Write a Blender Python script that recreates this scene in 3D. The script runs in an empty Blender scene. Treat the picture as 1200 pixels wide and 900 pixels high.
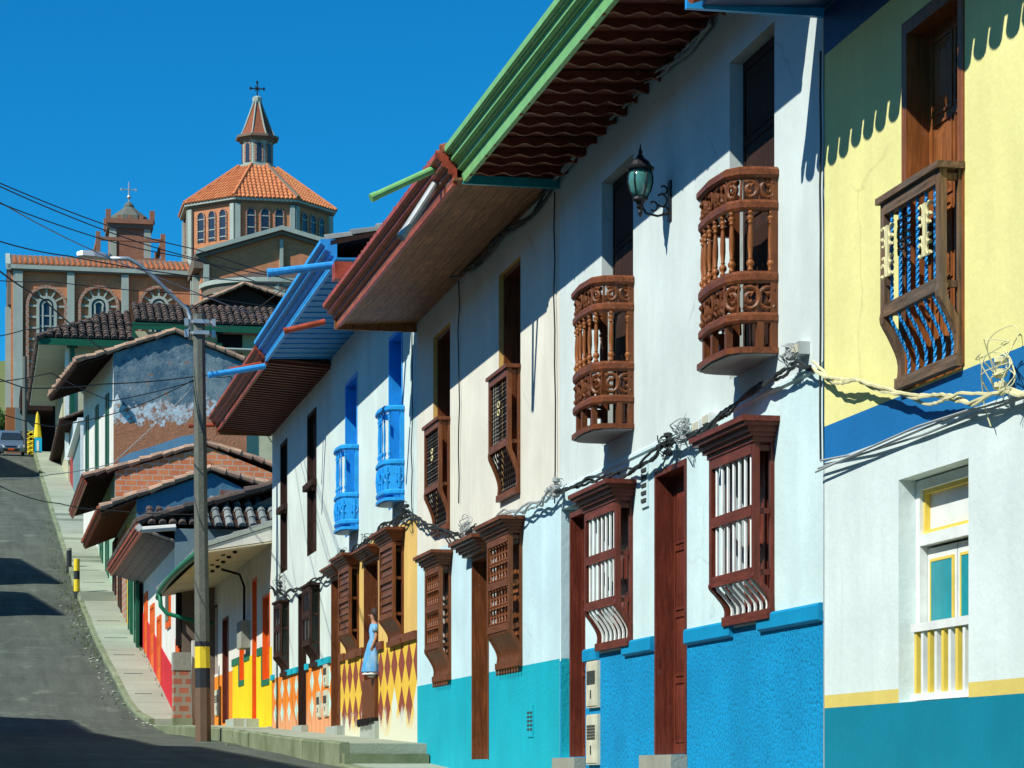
import bpy, bmesh, math, random
from mathutils import Vector, Matrix
random.seed(7)
# ---------------------------------------------------------------- camera, sky, sun, exposure
F = 3000.0; TH = math.atan(630/3000.0); CT = math.cos(TH); ST = math.sin(TH); D = 6.5
sc = bpy.context.scene
COL = sc.collection
cam_d = bpy.data.cameras.new('camera'); cam = bpy.data.objects.new('camera', cam_d); COL.objects.link(cam)
cam.location = (0, 0, 0); cam.rotation_euler = (math.radians(90), 0, 0)
cam_d.sensor_width = 36; cam_d.lens = 90; cam_d.shift_y = 455/1200.0
cam_d.clip_end = 6000; cam_d.clip_start = .1
sc.camera = cam
SUN_EL = math.radians(43.3); SUN_DIR = Vector((-.789*math.cos(SUN_EL), -.614*math.cos(SUN_EL), math.sin(SUN_EL)))
world = bpy.data.worlds.new("World"); sc.world = world; world.use_nodes = True
nt = world.node_tree; bg = nt.nodes['Background']
sky = nt.nodes.new('ShaderNodeTexSky'); sky.sky_type = 'NISHITA'; sky.sun_disc = False
sky.sun_elevation = SUN_EL; sky.sun_rotation = math.atan2(SUN_DIR.x, SUN_DIR.y)
sky.air_density = 1.0; sky.dust_density = .15; sky.ozone_density = 3.2; sky.altitude = 2000
hs = nt.nodes.new('ShaderNodeHueSaturation'); hs.inputs['Saturation'].default_value = 1.3; hs.inputs['Hue'].default_value = .478
hs.inputs['Value'].default_value = 1.25
tint = nt.nodes.new('ShaderNodeMix'); tint.data_type = 'RGBA'; tint.blend_type = 'MULTIPLY'; tint.inputs[0].default_value = 1
tint.inputs[7].default_value = (.17, .97, 1.36, 1)
nt.links.new(sky.outputs[0], hs.inputs['Color']); nt.links.new(hs.outputs[0], tint.inputs[6]); nt.links.new(tint.outputs[2], bg.inputs[0])
bg.inputs[1].default_value = .072
sl = bpy.data.lights.new('sun', 'SUN'); sl.energy = 5.0; sl.angle = math.radians(.5); sl.color = (1, .98, .88)
so = bpy.data.objects.new('sun', sl); COL.objects.link(so)
so.rotation_euler = (-SUN_DIR).to_track_quat('-Z', 'Y').to_euler(); so.location = (-60, -40, 60)
sc.view_settings.view_transform = 'Standard'; sc.view_settings.look = 'None'
sc.view_settings.exposure = 0.2; sc.view_settings.gamma = 1

# ---------------------------------------------------------------- street frame: x = towards the viewer along the facades, y = into the facades, z up
U = Vector((-ST, CT, 0)); RR = Vector((CT, ST, 0)); ROT = TH - math.pi/2
def W(p): return U*(-p[0]) + RR*(D+p[1]) + Vector((0, 0, p[2]))
def S(px, y=0.0):            # facade abscissa seen at picture column px
    L = D+y; z = F*L/(CT*(px+30)); return -(z - L*ST)/CT
def SP(px, py, z):           # picture point at depth z
    wx = (px-600)/F*z; s = -ST*wx + CT*z; r = CT*wx + ST*z
    return (-s, r-D, (905-py)*z/F)
def SS(px, py, s):           # picture point on the cross plane at distance s
    a = (px-600)/F; return SP(px, py, s/(CT-ST*a))
def HZ(z, y=0): return (z-(D+y)*ST)/CT
PROF = [(-60,-4), (-5,-1.75), (0,-1.6), (20,-.65), (37.5,.1), (57,.72), (69,1.05), (73,1.55), (88,4.3), (104,7.3), (130,12.5), (170,20.6), (180,22.0), (215,26), (240,27), (350,54), (420,60), (700,40), (1600,0)]
def lerp_t(T_, s):
    for (a, ha), (b, hb) in zip(T_, T_[1:]):
        if s <= b: return ha+(hb-ha)*(s-a)/(b-a)
    return T_[-1][1]
def road(s): return lerp_t(PROF, s)

# ---------------------------------------------------------------- mesh builder
class MB:
    def __init__(s): s.v=[]; s.f=[]; s.m=[]
    def add(s, vs, fs, mat=0):
        n=len(s.v); s.v += [tuple(p) for p in vs]
        for f in fs: s.f.append([i+n for i in f]); s.m.append(mat)
        return s
    def box(s, x0,x1,y0,y1,z0,z1, mat=0):
        vs=[(x0,y0,z0),(x1,y0,z0),(x1,y1,z0),(x0,y1,z0),(x0,y0,z1),(x1,y0,z1),(x1,y1,z1),(x0,y1,z1)]
        return s.add(vs, [(0,3,2,1),(4,5,6,7),(0,1,5,4),(1,2,6,5),(2,3,7,6),(3,0,4,7)], mat)
    def quad(s,a,b,c,d,mat=0): return s.add([a,b,c,d],[(0,1,2,3)],mat)
    def prism(s, pa, pb, mat=0):      # two matching polygons
        n=len(pa); return s.add(list(pa)+list(pb), [tuple(range(n))[::-1], tuple(range(n,2*n))]+[(i,(i+1)%n,n+(i+1)%n,n+i) for i in range(n)], mat)
    def exx(s, poly, x0, x1, mat=0):  # (y,z) polygon along x
        return s.prism([(x0,y,z) for y,z in poly],[(x1,y,z) for y,z in poly],mat)
    def exy(s, poly, y0, y1, mat=0):
        return s.prism([(x,y0,z) for x,z in poly],[(x,y1,z) for x,z in poly],mat)
    def exz(s, poly, z0, z1, mat=0):
        return s.prism([(x,y,z0) for x,y in poly],[(x,y,z1) for x,y in poly],mat)
    def tube(s, pts, r, n=8, mat=0, closed=False, twist=0, phase=0, sec=None):
        pts=[Vector(p) for p in pts]; N=len(pts); rs=r if isinstance(r,(list,tuple)) else [r]*N
        up=Vector((0,0,1)); base=len(s.v); prev=None
        for i,p in enumerate(pts):
            if closed: t=pts[(i+1)%N]-pts[i-1]
            else: t=pts[min(i+1,N-1)]-pts[max(i-1,0)]
            if t.length<1e-9: t=Vector((0,0,1))
            t.normalize()
            if prev is None:
                a=t.cross(up)
                if a.length<.1: a=t.cross(Vector((1,0,0)))
            else: a=prev-t*prev.dot(t)
            a.normalize(); prev=a; b=t.cross(a)
            for k in range(n):
                an=2*math.pi*k/n+phase+twist*i
                s.v.append(tuple(p+(a*math.cos(an)+b*math.sin(an))*rs[i]))
        for i in range(N if closed else N-1):
            j=(i+1)%N
            for k in range(n):
                s.f.append([base+i*n+k, base+i*n+(k+1)%n, base+j*n+(k+1)%n, base+j*n+k]); s.m.append(mat)
        if not closed:
            s.f.append([base+k for k in range(n)][::-1]); s.m.append(mat)
            s.f.append([base+(N-1)*n+k for k in range(n)]); s.m.append(mat)
        return s
    def lathe(s, prof, cx=0, cy=0, n=12, mat=0, ph=0):
        base=len(s.v)
        for r,z in prof:
            for k in range(n):
                a=2*math.pi*k/n+ph; s.v.append((cx+r*math.cos(a), cy+r*math.sin(a), z))
        for i in range(len(prof)-1):
            for k in range(n):
                s.f.append([base+i*n+k, base+i*n+(k+1)%n, base+(i+1)*n+(k+1)%n, base+(i+1)*n+k]); s.m.append(mat)
        s.f.append([base+k for k in range(n)][::-1]); s.m.append(mat)
        s.f.append([base+(len(prof)-1)*n+k for k in range(n)]); s.m.append(mat)
        return s
    def sweep(s, pts, prof, mat=0):   # plan polyline (x,y), profile [(out,z)] closed
        n=len(prof); N=len(pts); base=len(s.v)
        for i in range(N):
            a=Vector(pts[max(i-1,0)]+(0,)); b=Vector(pts[min(i+1,N-1)]+(0,)); t=(b-a).normalized()
            nrm=Vector((t.y,-t.x,0))
            for o,z in prof: s.v.append((pts[i][0]+nrm.x*o, pts[i][1]+nrm.y*o, z))
        for i in range(N-1):
            for k in range(n):
                s.f.append([base+i*n+k, base+(i+1)*n+k, base+(i+1)*n+(k+1)%n, base+i*n+(k+1)%n]); s.m.append(mat)
        s.f.append([base+k for k in range(n)]); s.m.append(mat)
        s.f.append([base+(N-1)*n+k for k in range(n)][::-1]); s.m.append(mat)
        return s
    def mesh(s, name, mats, org=(0,0,0), smooth=False):
        me=bpy.data.meshes.new(name)
        me.from_pydata([(p[0]-org[0],p[1]-org[1],p[2]-org[2]) for p in s.v],[],s.f)
        if not isinstance(mats,(list,tuple)): mats=[mats]
        for m in mats: me.materials.append(m)
        me.polygons.foreach_set('material_index', s.m)
        bm=bmesh.new(); bm.from_mesh(me); bmesh.ops.recalc_face_normals(bm, faces=bm.faces); bm.to_mesh(me); bm.free()
        if smooth:
            me.polygons.foreach_set('use_smooth',[True]*len(me.polygons))
        me.update(); return me
class T:
    def __init__(s, name, label, cat, org=(0,0,0), group=None, rot=0, street=True):
        s.org=org; s.o=bpy.data.objects.new(name,None); COL.objects.link(s.o); s.o.empty_display_size=.3
        s.o.location = W(org) if street else Vector(org); s.o.rotation_euler=(0,0,(ROT if street else 0)+rot)
        if not street: s.org=(0,0,0)
        s.o['label']=label; s.o['category']=cat
        group=group or {'house':'houses along the street','bollard':'posts along the kerb'}.get(cat)
        if group: s.o['group']=group
KEEP={'roof','verge_tile_row','eave_tile_row','belly_panel','vent_slots','painted_diamonds','board_gap','carved_panel','wire_tie','lean_to_roof','nave_roof','dome_roof','crown','soffit','louvre_panel','wall','drop_fringe','ceiling_lamp','spire_rib','cross','gallery','crenel','bracket','frame','gutter','clamp','lower_panel','mouth','yellow_stripe','panel_moulding','yellow_moulding','sash'}
def clusters(mb):
    n=len(mb.v); p=list(range(n))
    def fd(i):
        while p[i]!=i: p[i]=p[p[i]]; i=p[i]
        return i
    for f in mb.f:
        r=fd(f[0])
        for i in f[1:]: p[fd(i)]=r
    co={}
    for i in range(n): co.setdefault(fd(i),[]).append(i)
    co=list(co.values())
    if len(co)>60: return [sum(co,[])]
    bb=[([min(mb.v[i][k] for i in q)-.012 for k in range(3)],[max(mb.v[i][k] for i in q)+.012 for k in range(3)]) for q in co]
    g=list(range(len(co)))
    def fg(i):
        while g[i]!=i: i=g[i]
        return i
    for i in range(len(co)):
        for j in range(i):
            if all(bb[i][0][k]<=bb[j][1][k] and bb[j][0][k]<=bb[i][1][k] for k in range(3)): g[fg(i)]=fg(j)
    out={}
    for i in range(len(co)): out.setdefault(fg(i),[]).extend(co[i])
    return list(out.values())
def build(mb, name, mats, t, parent=None, label=None, smooth=False, stuff=False):
    if name not in KEEP:
        cl=clusters(mb)
        if 1<len(cl)<=30:
            for q in cl:
                ix={v:i for i,v in enumerate(sorted(q))}; m2=MB(); m2.v=[mb.v[i] for i in sorted(q)]
                for f,k in zip(mb.f,mb.m):
                    if f[0] in ix: m2.f.append([ix[i] for i in f]); m2.m.append(k)
                o=build_one(m2,name,mats,t,parent,label,smooth,stuff)
            return o
    return build_one(mb,name,mats,t,parent,label,smooth,stuff)
def build_one(mb, name, mats, t, parent=None, label=None, smooth=False, stuff=False):
    me=mb.mesh(name,mats,t.org,smooth); o=bpy.data.objects.new(name,me); COL.objects.link(o); o.parent=parent or t.o
    if label: o['label']=label
    if stuff: o['kind']='stuff'
    return o
def put(me, name, t, parent, loc, label=None):     # a repeat of a part: mesh drawn round its own zero
    o=bpy.data.objects.new(name,me); COL.objects.link(o); o.parent=parent or t.o
    po = (0,0,0)
    o.location=(loc[0]-t.org[0]-po[0], loc[1]-t.org[1], loc[2]-t.org[2])
    if label: o['label']=label
    return o
def solo(mb, name, mats, label, cat, org=None, group=None, smooth=False):
    if org is None:
        org=mb.v[0]
    me=mb.mesh(name,mats,org,smooth); o=bpy.data.objects.new(name,me); COL.objects.link(o)
    group=group or {'cable':'wires strung over the street','cable bundle':'twisted cables fixed along the house fronts','wire tangle':'knots of wire on the house fronts','wire':'loose wires on the house fronts'}.get(cat)
    o.location=W(org); o.rotation_euler=(0,0,ROT); o['label']=label; o['category']=cat
    if group: o['group']=group
    return o
def struct(mb, name, mats, kind='structure', smooth=False):
    me=mb.mesh(name,mats,(0,0,0),smooth); o=bpy.data.objects.new(name,me); COL.objects.link(o)
    o.location=W((0,0,0)); o.rotation_euler=(0,0,ROT); o['kind']=kind
    return o

# ---------------------------------------------------------------- materials
def newmat(name):
    m=bpy.data.materials.new(name); m.use_nodes=True; n=m.node_tree; n.nodes['Principled BSDF'].inputs['Specular IOR Level'].default_value=.22; return m,n,n.nodes['Principled BSDF']
def nd(n,t,**k):
    x=n.nodes.new(t)
    for a,b in k.items(): setattr(x,a,b)
    return x
def mapping(n, scale=(1,1,1), src='Object'):
    tc=nd(n,'ShaderNodeTexCoord'); mp=nd(n,'ShaderNodeMapping'); mp.inputs['Scale'].default_value=scale
    n.links.new(tc.outputs[src],mp.inputs[0]); return mp.outputs[0]
def noise(n, vec, scale, detail=4, rough=.55):
    x=nd(n,'ShaderNodeTexNoise'); x.inputs['Scale'].default_value=scale; x.inputs['Detail'].default_value=detail; x.inputs['Roughness'].default_value=rough
    n.links.new(vec,x.inputs['Vector']); return x.outputs['Fac']
def ramp(n, fac, a, b, ca=(0,0,0,1), cb=(1,1,1,1)):
    r=nd(n,'ShaderNodeValToRGB'); r.color_ramp.elements[0].position=a; r.color_ramp.elements[1].position=b
    r.color_ramp.elements[0].color=ca; r.color_ramp.elements[1].color=cb; n.links.new(fac,r.inputs[0]); return r.outputs[0]
def mix(n, fac, a, b, mode='MIX'):
    x=nd(n,'ShaderNodeMix',data_type='RGBA',blend_type=mode)
    for i,v in ((0,fac),(6,a),(7,b)):
        if isinstance(v,(int,float)): x.inputs[i].default_value=v
        elif isinstance(v,tuple): x.inputs[i].default_value=v if len(v)==4 else v+(1,)
        else: n.links.new(v,x.inputs[i])
    return x.outputs[2]
def bump(n, bsdf, h, st, dist=.02):
    b=nd(n,'ShaderNodeBump'); b.inputs['Strength'].default_value=st; b.inputs['Distance'].default_value=dist
    n.links.new(h,b.inputs['Height']); n.links.new(b.outputs[0],bsdf.inputs['Normal'])
def sh(c,k): return tuple(min(1,x*k) for x in c)
def plaster(name, c, rough=.85, bs=.25, stain=.25, stain_c=None, sc_=1.0, chips=None, bscale=14, crack=.5):
    m,n,b=newmat(name); v=mapping(n,(1,1,1)); vs=mapping(n,(6,6,.30)); vs2=mapping(n,(2.2,2.2,.5))
    c1=mix(n, ramp(n,noise(n,v,.9*sc_,6,.6),.3,.72), sh(c,1.08), sh(c,.84))
    c1=mix(n, ramp(n,noise(n,vs2,1.0,7,.65),.45,.62,(0,0,0,1),(.5,.5,.5,1)), c1, sh(c,.86))
    st=stain_c or tuple(x*.5+.02 for x in c)
    c2=mix(n, ramp(n,noise(n,vs,1.3,7,.72),.54,.82,(0,0,0,1),(stain*1.3,)*3+(1,)), c1, st)
    c3=mix(n, ramp(n,noise(n,v,7,9,.75),.58,.76,(0,0,0,1),(stain*.9,)*3+(1,)), c2, sh(c,.62))
    c3=mix(n, ramp(n,noise(n,v,3.4,10,.8),.69,.70,(0,0,0,1),(.4,)*3+(1,)), c3, tuple(x*.7+.14 for x in c))
    if crack:
        vo=nd(n,'ShaderNodeTexVoronoi',feature='DISTANCE_TO_EDGE'); vo.inputs['Scale'].default_value=.55*sc_
        nz=nd(n,'ShaderNodeTexNoise'); nz.inputs['Scale'].default_value=1.4; nz.inputs['Detail'].default_value=6; n.links.new(v,nz.inputs['Vector']); n.links.new(mix(n,.35,v,nz.outputs['Color']),vo.inputs['Vector'])
        k=mix(n,1.0,ramp(n,vo.outputs['Distance'],.0015,.005,(1,1,1,1),(0,0,0,1)),ramp(n,noise(n,v,.6,3),.5,.62),'MULTIPLY')
        c3=mix(n,mix(n,1.0,k,(crack,)*3,'MULTIPLY'),c3,sh(c,.45))
    if chips: c3=mix(n, ramp(n,noise(n,v,3.1,9,.75),.66,.675), c3, chips)
    n.links.new(c3,b.inputs['Base Color']); b.inputs['Roughness'].default_value=rough
    bump(n,b,mix(n,.35,noise(n,v,bscale,6,.6),noise(n,v,1.7,4,.5)),bs*1.3,.025); return m
def stucco(name, c):
    m,n,b=newmat(name); v=mapping(n)
    nn=noise(n,v,30,5,.6)
    c3=mix(n,ramp(n,noise(n,v,1.2,7,.65),.3,.7),sh(c,1.1),sh(c,.78)); c4=mix(n,ramp(n,nn,.34,.5),sh(c,.5),c3)
    c4=mix(n,ramp(n,noise(n,v,5,9,.8),.68,.71,(0,0,0,1),(.3,.3,.3,1)),c4,(.10,.34,.55))
    sp=nd(n,'ShaderNodeSeparateXYZ'); n.links.new(v,sp.inputs[0]); ad_=nd(n,'ShaderNodeMath',operation='MULTIPLY_ADD'); n.links.new(noise(n,v,2.5,7,.7),ad_.inputs[0]); ad_.inputs[1].default_value=-1.3; n.links.new(sp.outputs[2],ad_.inputs[2])
    n.links.new(c4,b.inputs['Base Color']); b.inputs['Roughness'].default_value=.9; bump(n,b,nn,.8,.03); return m
def wood(name, c, rough=.5, axis='z', var=.4, c2=None, planks=0):
    m,n,b=newmat(name); sc_={'z':(14,14,1.2),'x':(1.2,14,14),'y':(14,1.2,14)}[axis]
    v=mapping(n,sc_); v2=mapping(n)
    a=mix(n,ramp(n,noise(n,v,2.2,8,.75),.36,.64),sh(c,1-var*1.35),sh(c,1+var*.9))
    a=mix(n,ramp(n,noise(n,v2,2.2,6,.65),.38,.7,(0,0,0,1),(.8,.8,.8,1)),a,c2 or sh(c,.62)); a=mix(n,ramp(n,noise(n,v2,11,6,.7),.6,.72,(0,0,0,1),(.45,.45,.45,1)),a,tuple(x*.7+.10 for x in c))
    if planks:
        w=nd(n,'ShaderNodeTexWave'); w.wave_type='BANDS'; w.bands_direction='Y' if axis=='x' else 'X'; w.wave_profile='SAW'
        w.inputs['Scale'].default_value=planks; w.inputs['Distortion'].default_value=0; n.links.new(v2,w.inputs[0])
        a=mix(n,ramp(n,w.outputs['Fac'],.0,.10),sh(c,.18),a)
    n.links.new(a,b.inputs['Base Color']); b.inputs['Roughness'].default_value=rough
    bump(n,b,noise(n,v,2.5,5),.25,.01); return m
def paint(name,c,rough=.45,var=.12,metal=0):
    m,n,b=newmat(name); v=mapping(n)
    n.links.new(mix(n,ramp(n,noise(n,v,6,5),.35,.7),sh(c,1+var*.5),sh(c,1-var)),b.inputs['Base Color'])
    b.inputs['Roughness'].default_value=rough; b.inputs['Metallic'].default_value=metal; bump(n,b,noise(n,v,30,3),.08,.01); return m
def tilem(name,c,c2,rough=.85,var=1.0, spots=None):
    m,n,b=newmat(name); v=mapping(n); g=nd(n,'ShaderNodeNewGeometry')
    a=mix(n,g.outputs['Random Per Island'],c,c2)
    a=mix(n,ramp(n,noise(n,v,5,6,.7),.4,.75,(0,0,0,1),(.55*var,)*3+(1,)),a,sh(c2,.45))
    if spots: a=mix(n,ramp(n,noise(n,v,9,6,.75),.6,.68),a,spots)
    n.links.new(a,b.inputs['Base Color']); b.inputs['Roughness'].default_value=rough; bump(n,b,noise(n,v,20,4),.3,.01); return m
def brick(name,c1,c2,mortar,scale=1.0,bw=.24,rh=.075,ms=.012,blotch=None):
    m,n,b=newmat(name); tc=nd(n,'ShaderNodeTexCoord'); sp=nd(n,'ShaderNodeSeparateXYZ'); n.links.new(tc.outputs['Object'],sp.inputs[0])
    ad=nd(n,'ShaderNodeMath',operation='ADD'); n.links.new(sp.outputs[0],ad.inputs[0]); n.links.new(sp.outputs[1],ad.inputs[1])
    cb=nd(n,'ShaderNodeCombineXYZ'); n.links.new(ad.outputs[0],cb.inputs[0]); n.links.new(sp.outputs[2],cb.inputs[1])
    bt=nd(n,'ShaderNodeTexBrick'); n.links.new(cb.outputs[0],bt.inputs['Vector'])
    bt.inputs['Color1'].default_value=c1+(1,); bt.inputs['Color2'].default_value=c2+(1,); bt.inputs['Mortar'].default_value=mortar+(1,)
    bt.inputs['Scale'].default_value=scale; bt.inputs['Brick Width'].default_value=bw; bt.inputs['Row Height'].default_value=rh; bt.inputs['Mortar Size'].default_value=ms
    v=mapping(n); a=mix(n,ramp(n,noise(n,v,1.5,6,.65),.35,.75,(0,0,0,1),(.45,.45,.45,1)),bt.outputs['Color'],sh(c2,.55))
    if blotch: a=mix(n,ramp(n,noise(n,v,.8,7,.6),.52,.56),a,blotch)
    n.links.new(a,b.inputs['Base Color']); b.inputs['Roughness'].default_value=.9; bump(n,b,bt.outputs['Fac'],-.5,.01); return m
def ground(name,c,c2,crack=.0,sc_=1,patch=None,joint=0,streak=False):
    m,n,b=newmat(name); v=mapping(n)
    a=mix(n,ramp(n,noise(n,v,.35*sc_,7,.6),.32,.7),c,c2)
    a=mix(n,ramp(n,noise(n,v,9*sc_,6,.7),.35,.75,(0,0,0,1),(.6,.6,.6,1)),a,sh(c,.6))
    a=mix(n,ramp(n,noise(n,v,70,2,.5),.4,.8,(0,0,0,1),(.5,.5,.5,1)),a,sh(c2,1.5))
    if patch: a=mix(n,ramp(n,noise(n,v,.9,8,.65),.55,.66),a,patch)
    if streak:
        vs=mapping(n,(.12,2.2,1)); a=mix(n,ramp(n,noise(n,vs,1.0,6,.6),.42,.62,(0,0,0,1),(.55,.55,.55,1)),a,sh(c2,.72))
        vx=mapping(n,(2.5,.5,1)); a=mix(n,ramp(n,noise(n,vx,1.1,5,.6),.6,.68,(0,0,0,1),(.35,.35,.35,1)),a,sh(c,1.5))
        a=mix(n,ramp(n,noise(n,v,26,3,.6),.52,.62,(0,0,0,1),(.6,.6,.6,1)),a,sh(c2,.55)); a=mix(n,ramp(n,noise(n,v,.45,4,.6),.63,.67,(0,0,0,1),(.5,.5,.5,1)),a,sh(c2,.6))
    if crack:
        vo=nd(n,'ShaderNodeTexVoronoi',feature='DISTANCE_TO_EDGE'); vo.inputs['Scale'].default_value=crack
        nz=nd(n,'ShaderNodeTexNoise'); nz.inputs['Scale'].default_value=1.2; n.links.new(v,nz.inputs['Vector'])
        n.links.new(mix(n,.25,v,nz.outputs['Color']),vo.inputs['Vector'])
        a=mix(n,ramp(n,vo.outputs['Distance'],.004,.012),sh(c,.72),a)
    if joint:
        sp=nd(n,'ShaderNodeSeparateXYZ'); n.links.new(v,sp.inputs[0]); mt=nd(n,'ShaderNodeMath',operation='PINGPONG'); mt.inputs[1].default_value=joint
        n.links.new(sp.outputs[0],mt.inputs[0]); a=mix(n,ramp(n,mt.outputs[0],.01,.03),sh(c,.4),a)
    n.links.new(a,b.inputs['Base Color']); b.inputs['Roughness'].default_value=.92; bump(n,b,noise(n,v,30,6,.7),.5,.02); return m

M={}
M['white_a']=plaster('white_plaster',(.66,.76,.75),chips=None,stain=.22)
M['teal_dado']=plaster('teal_dado',(.004,.21,.32),rough=.6,stain=.15)
M['yellow_stripe']=plaster('yellow_stripe',(.68,.55,.15),stain=.1)
M['yellow_wall']=plaster('yellow_wall',(.80,.76,.32),stain=.12)
M['blue_band']=plaster('blue_band',(.012,.16,.42),stain=.08,rough=.6)
M['deep_blue']=paint('deep_blue_wood',(.01,.05,.16))
M['blue_stucco']=stucco('blue_stucco',(.002,.30,.62))
M['blue_sill']=plaster('blue_sill',(.004,.27,.52),rough=.6,stain=.1)
M['ice']=plaster('ice_plaster',(.60,.77,.78),stain=.16)
M['white_b']=plaster('pale_plaster',(.62,.70,.68),stain=.14,bs=.15)
M['turq']=plaster('turquoise_dado',(.005,.40,.52),rough=.65,stain=.14,stain_c=(.1,.5,.52),bs=.45,bscale=22)
M['ice_c']=plaster('ice_blue_plaster',(.54,.74,.80),stain=.14)
M['cream']=plaster('cream_plaster',(.72,.70,.60),stain=.2,bs=.15)
M['mint']=plaster('mint_plaster',(.62,.74,.70),stain=.15,bs=.15)
M['amber']=plaster('amber_plaster',(.72,.48,.15),stain=.15,stain_c=(.8,.7,.4))
M['amber_d']=plaster('amber_dado',(.74,.50,.07),stain=.5,stain_c=(.7,.66,.45),chips=(.62,.66,.56))
M['orange_d']=wood('orange_boards',(.80,.22,.02),.6,'z',.12,None,0)
M['diamond_r']=plaster('maroon_diamond',(.22,.055,.03),stain=.3,stain_c=(.5,.4,.3))
M['diamond_w']=plaster('pale_diamond',(.50,.74,.66),stain=.2)
M['greenwhite']=plaster('greenish_plaster',(.64,.72,.66),stain=.2,bs=.15)
M['cafe_w']=plaster('cafe_white',(.70,.69,.62),stain=.25)
M['cafe_y']=plaster('cafe_yellow',(.82,.60,.01),stain=.12)
M['cafe_o']=plaster('cafe_orange',(.82,.25,.02),stain=.15)
M['orange_wood']=paint('orange_wood',(.72,.11,.01))
M['green_trim']=paint('green_trim',(.01,.16,.08))
M['red_dado']=plaster('red_dado',(.55,.02,.03),stain=.15)
M['wood']=wood('brown_wood',(.175,.058,.021),.42)
M['wood_h']=wood('brown_wood_rail',(.18,.056,.022),.42,'x')
M['wood_red']=wood('red_brown_wood',(.15,.034,.02),.4)
M['wood_red2']=wood('red_brown_wood_rail',(.165,.038,.022),.4,'x')
M['wood_or']=wood('orange_brown_wood',(.29,.098,.028),.42)
M['wood_orh']=wood('orange_brown_rail',(.30,.09,.028),.42,'x')
M['wood_dk']=wood('dark_wood',(.042,.018,.012),.8)
M['wood_old']=wood('weathered_wood',(.19,.105,.055),.65,'z',.5,(.11,.10,.085))
M['wood_oldx']=wood('weathered_rail',(.16,.095,.055),.65,'x',.5,(.11,.10,.085))
M['pale_under']=paint('balcony_underside',(.35,.36,.36),.7)
M['soffit_c']=wood('plank_soffit',(.32,.14,.055),.6,'x',.5,(.17,.075,.035),planks=1.6)
M['soffit_b']=wood('red_soffit',(.16,.035,.018),.55,'y',.4)
M['soffit_g']=wood('cane_soffit',(.13,.05,.03),.7,'y',.5)
M['gut_green']=paint('green_gutter',(.20,.46,.16))
M['gut_red']=paint('red_gutter',(.38,.07,.035),var=.4)
M['gut_blue']=paint('blue_gutter',(.04,.33,.74),var=.2)
M['blue_wood']=paint('blue_wood',(.02,.30,.72),.4,.15)
M['blue_soffit']=paint('blue_soffit',(.02,.25,.55),.55,.15)
M['dkgreen']=paint('dark_green_paint',(.01,.09,.05))
M['silver']=paint('galvanised',(.5,.52,.52),.4,.2,.6)
M['clay']=tilem('clay_tiles',(.36,.11,.05),(.22,.075,.045))
M['clay_or']=tilem('orange_tiles',(.62,.24,.10),(.50,.17,.07),var=.4)
M['old_tile']=tilem('mossy_tiles',(.15,.10,.08),(.06,.05,.045),spots=(.36,.33,.27))
M['verge_tile']=tilem('pale_clay_tiles',(.60,.37,.24),(.34,.21,.15),spots=(.60,.56,.46))
M['asbestos']=tilem('grey_corrugated',(.26,.28,.27),(.16,.18,.17))
M['bulb']=paint('bulb',(.05,.05,.05))
M['iron']=paint('black_iron',(.02,.02,.022),.45,.2,.3)
M['whitep']=paint('white_paint',(.74,.78,.76),.4)
M['yellowp']=paint('yellow_paint',(.78,.58,.10),.45)
M['tealp']=paint('teal_panel',(.01,.27,.32),.3)
M['creamp']=paint('cream_metal',(.72,.66,.36),.4)
M['cabinet']=paint('cabinet_beige',(.58,.57,.44),.5,.2)
M['slot']=paint('slot_dark',(.05,.055,.05),.7)
M['dark']=paint('dark_interior',(.012,.011,.011),.9)
M['cable']=paint('black_cable',(.03,.035,.035),.55)
M['cable_g']=paint('grey_cable',(.33,.36,.36),.6)
M['cable_y']=paint('painted_cable',(.66,.62,.36),.6)
M['cloth_b']=plaster('blue_cotton',(.09,.34,.62),rough=.9,stain=.8,stain_c=(.5,.62,.7),sc_=14,bs=.1,crack=0)
M['skin']=paint('skin',(.42,.22,.14),.55)
M['hair']=paint('dark_hair',(.035,.022,.016),.6)
M['concrete']=plaster('concrete',(.30,.31,.26),stain=.4,sc_=2,bs=.5)
M['pole']=plaster('pole_concrete',(.135,.145,.12),stain=.9,stain_c=(.07,.075,.07),sc_=5,bs=.6)
M['pole_b']=plaster('pole_brown',(.16,.105,.07),stain=.5,sc_=3)
M['band_y']=plaster('band_yellow',(.80,.62,.04),stain=.15)
M['band_k']=plaster('band_black',(.03,.035,.045),stain=.15)
M['road']=ground('asphalt',(.125,.145,.118),(.075,.088,.073),crack=.22,patch=(.165,.19,.145),streak=True)
M['walk']=ground('pavement_concrete',(.40,.44,.35),(.25,.285,.22),joint=1.1)
M['kerb']=ground('kerb_stone',(.30,.34,.22),(.10,.135,.065),sc_=3)
M['earth']=ground('earth',(.14,.13,.09),(.09,.10,.05))
M['grass']=ground('hill_grass',(.12,.17,.045),(.17,.18,.07),sc_=.4)
M['hollow_brick']=brick('hollow_brick',(.80,.28,.11),(.66,.19,.08),(.50,.47,.40),1,.42,.22,.018)
M['church_brick']=brick('church_brick',(.62,.25,.11),(.49,.18,.08),(.48,.24,.14),1,.3,.09,.012)
M['tower_brick']=brick('tower_brick',(.34,.15,.09),(.26,.11,.07),(.26,.17,.12),1,.3,.09,.012)
M['pillar_brick']=brick('pillar_brick',(.48,.16,.09),(.34,.11,.07),(.33,.31,.24),1,.34,.24,.05)
M['ch_grey']=plaster('church_concrete',(.36,.41,.36),stain=.6,sc_=.6)
M['ch_dark']=paint('church_dark_board',(.17,.13,.10),.8)  # dark brown board colour for eaves, cornices and the yard wall
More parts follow.
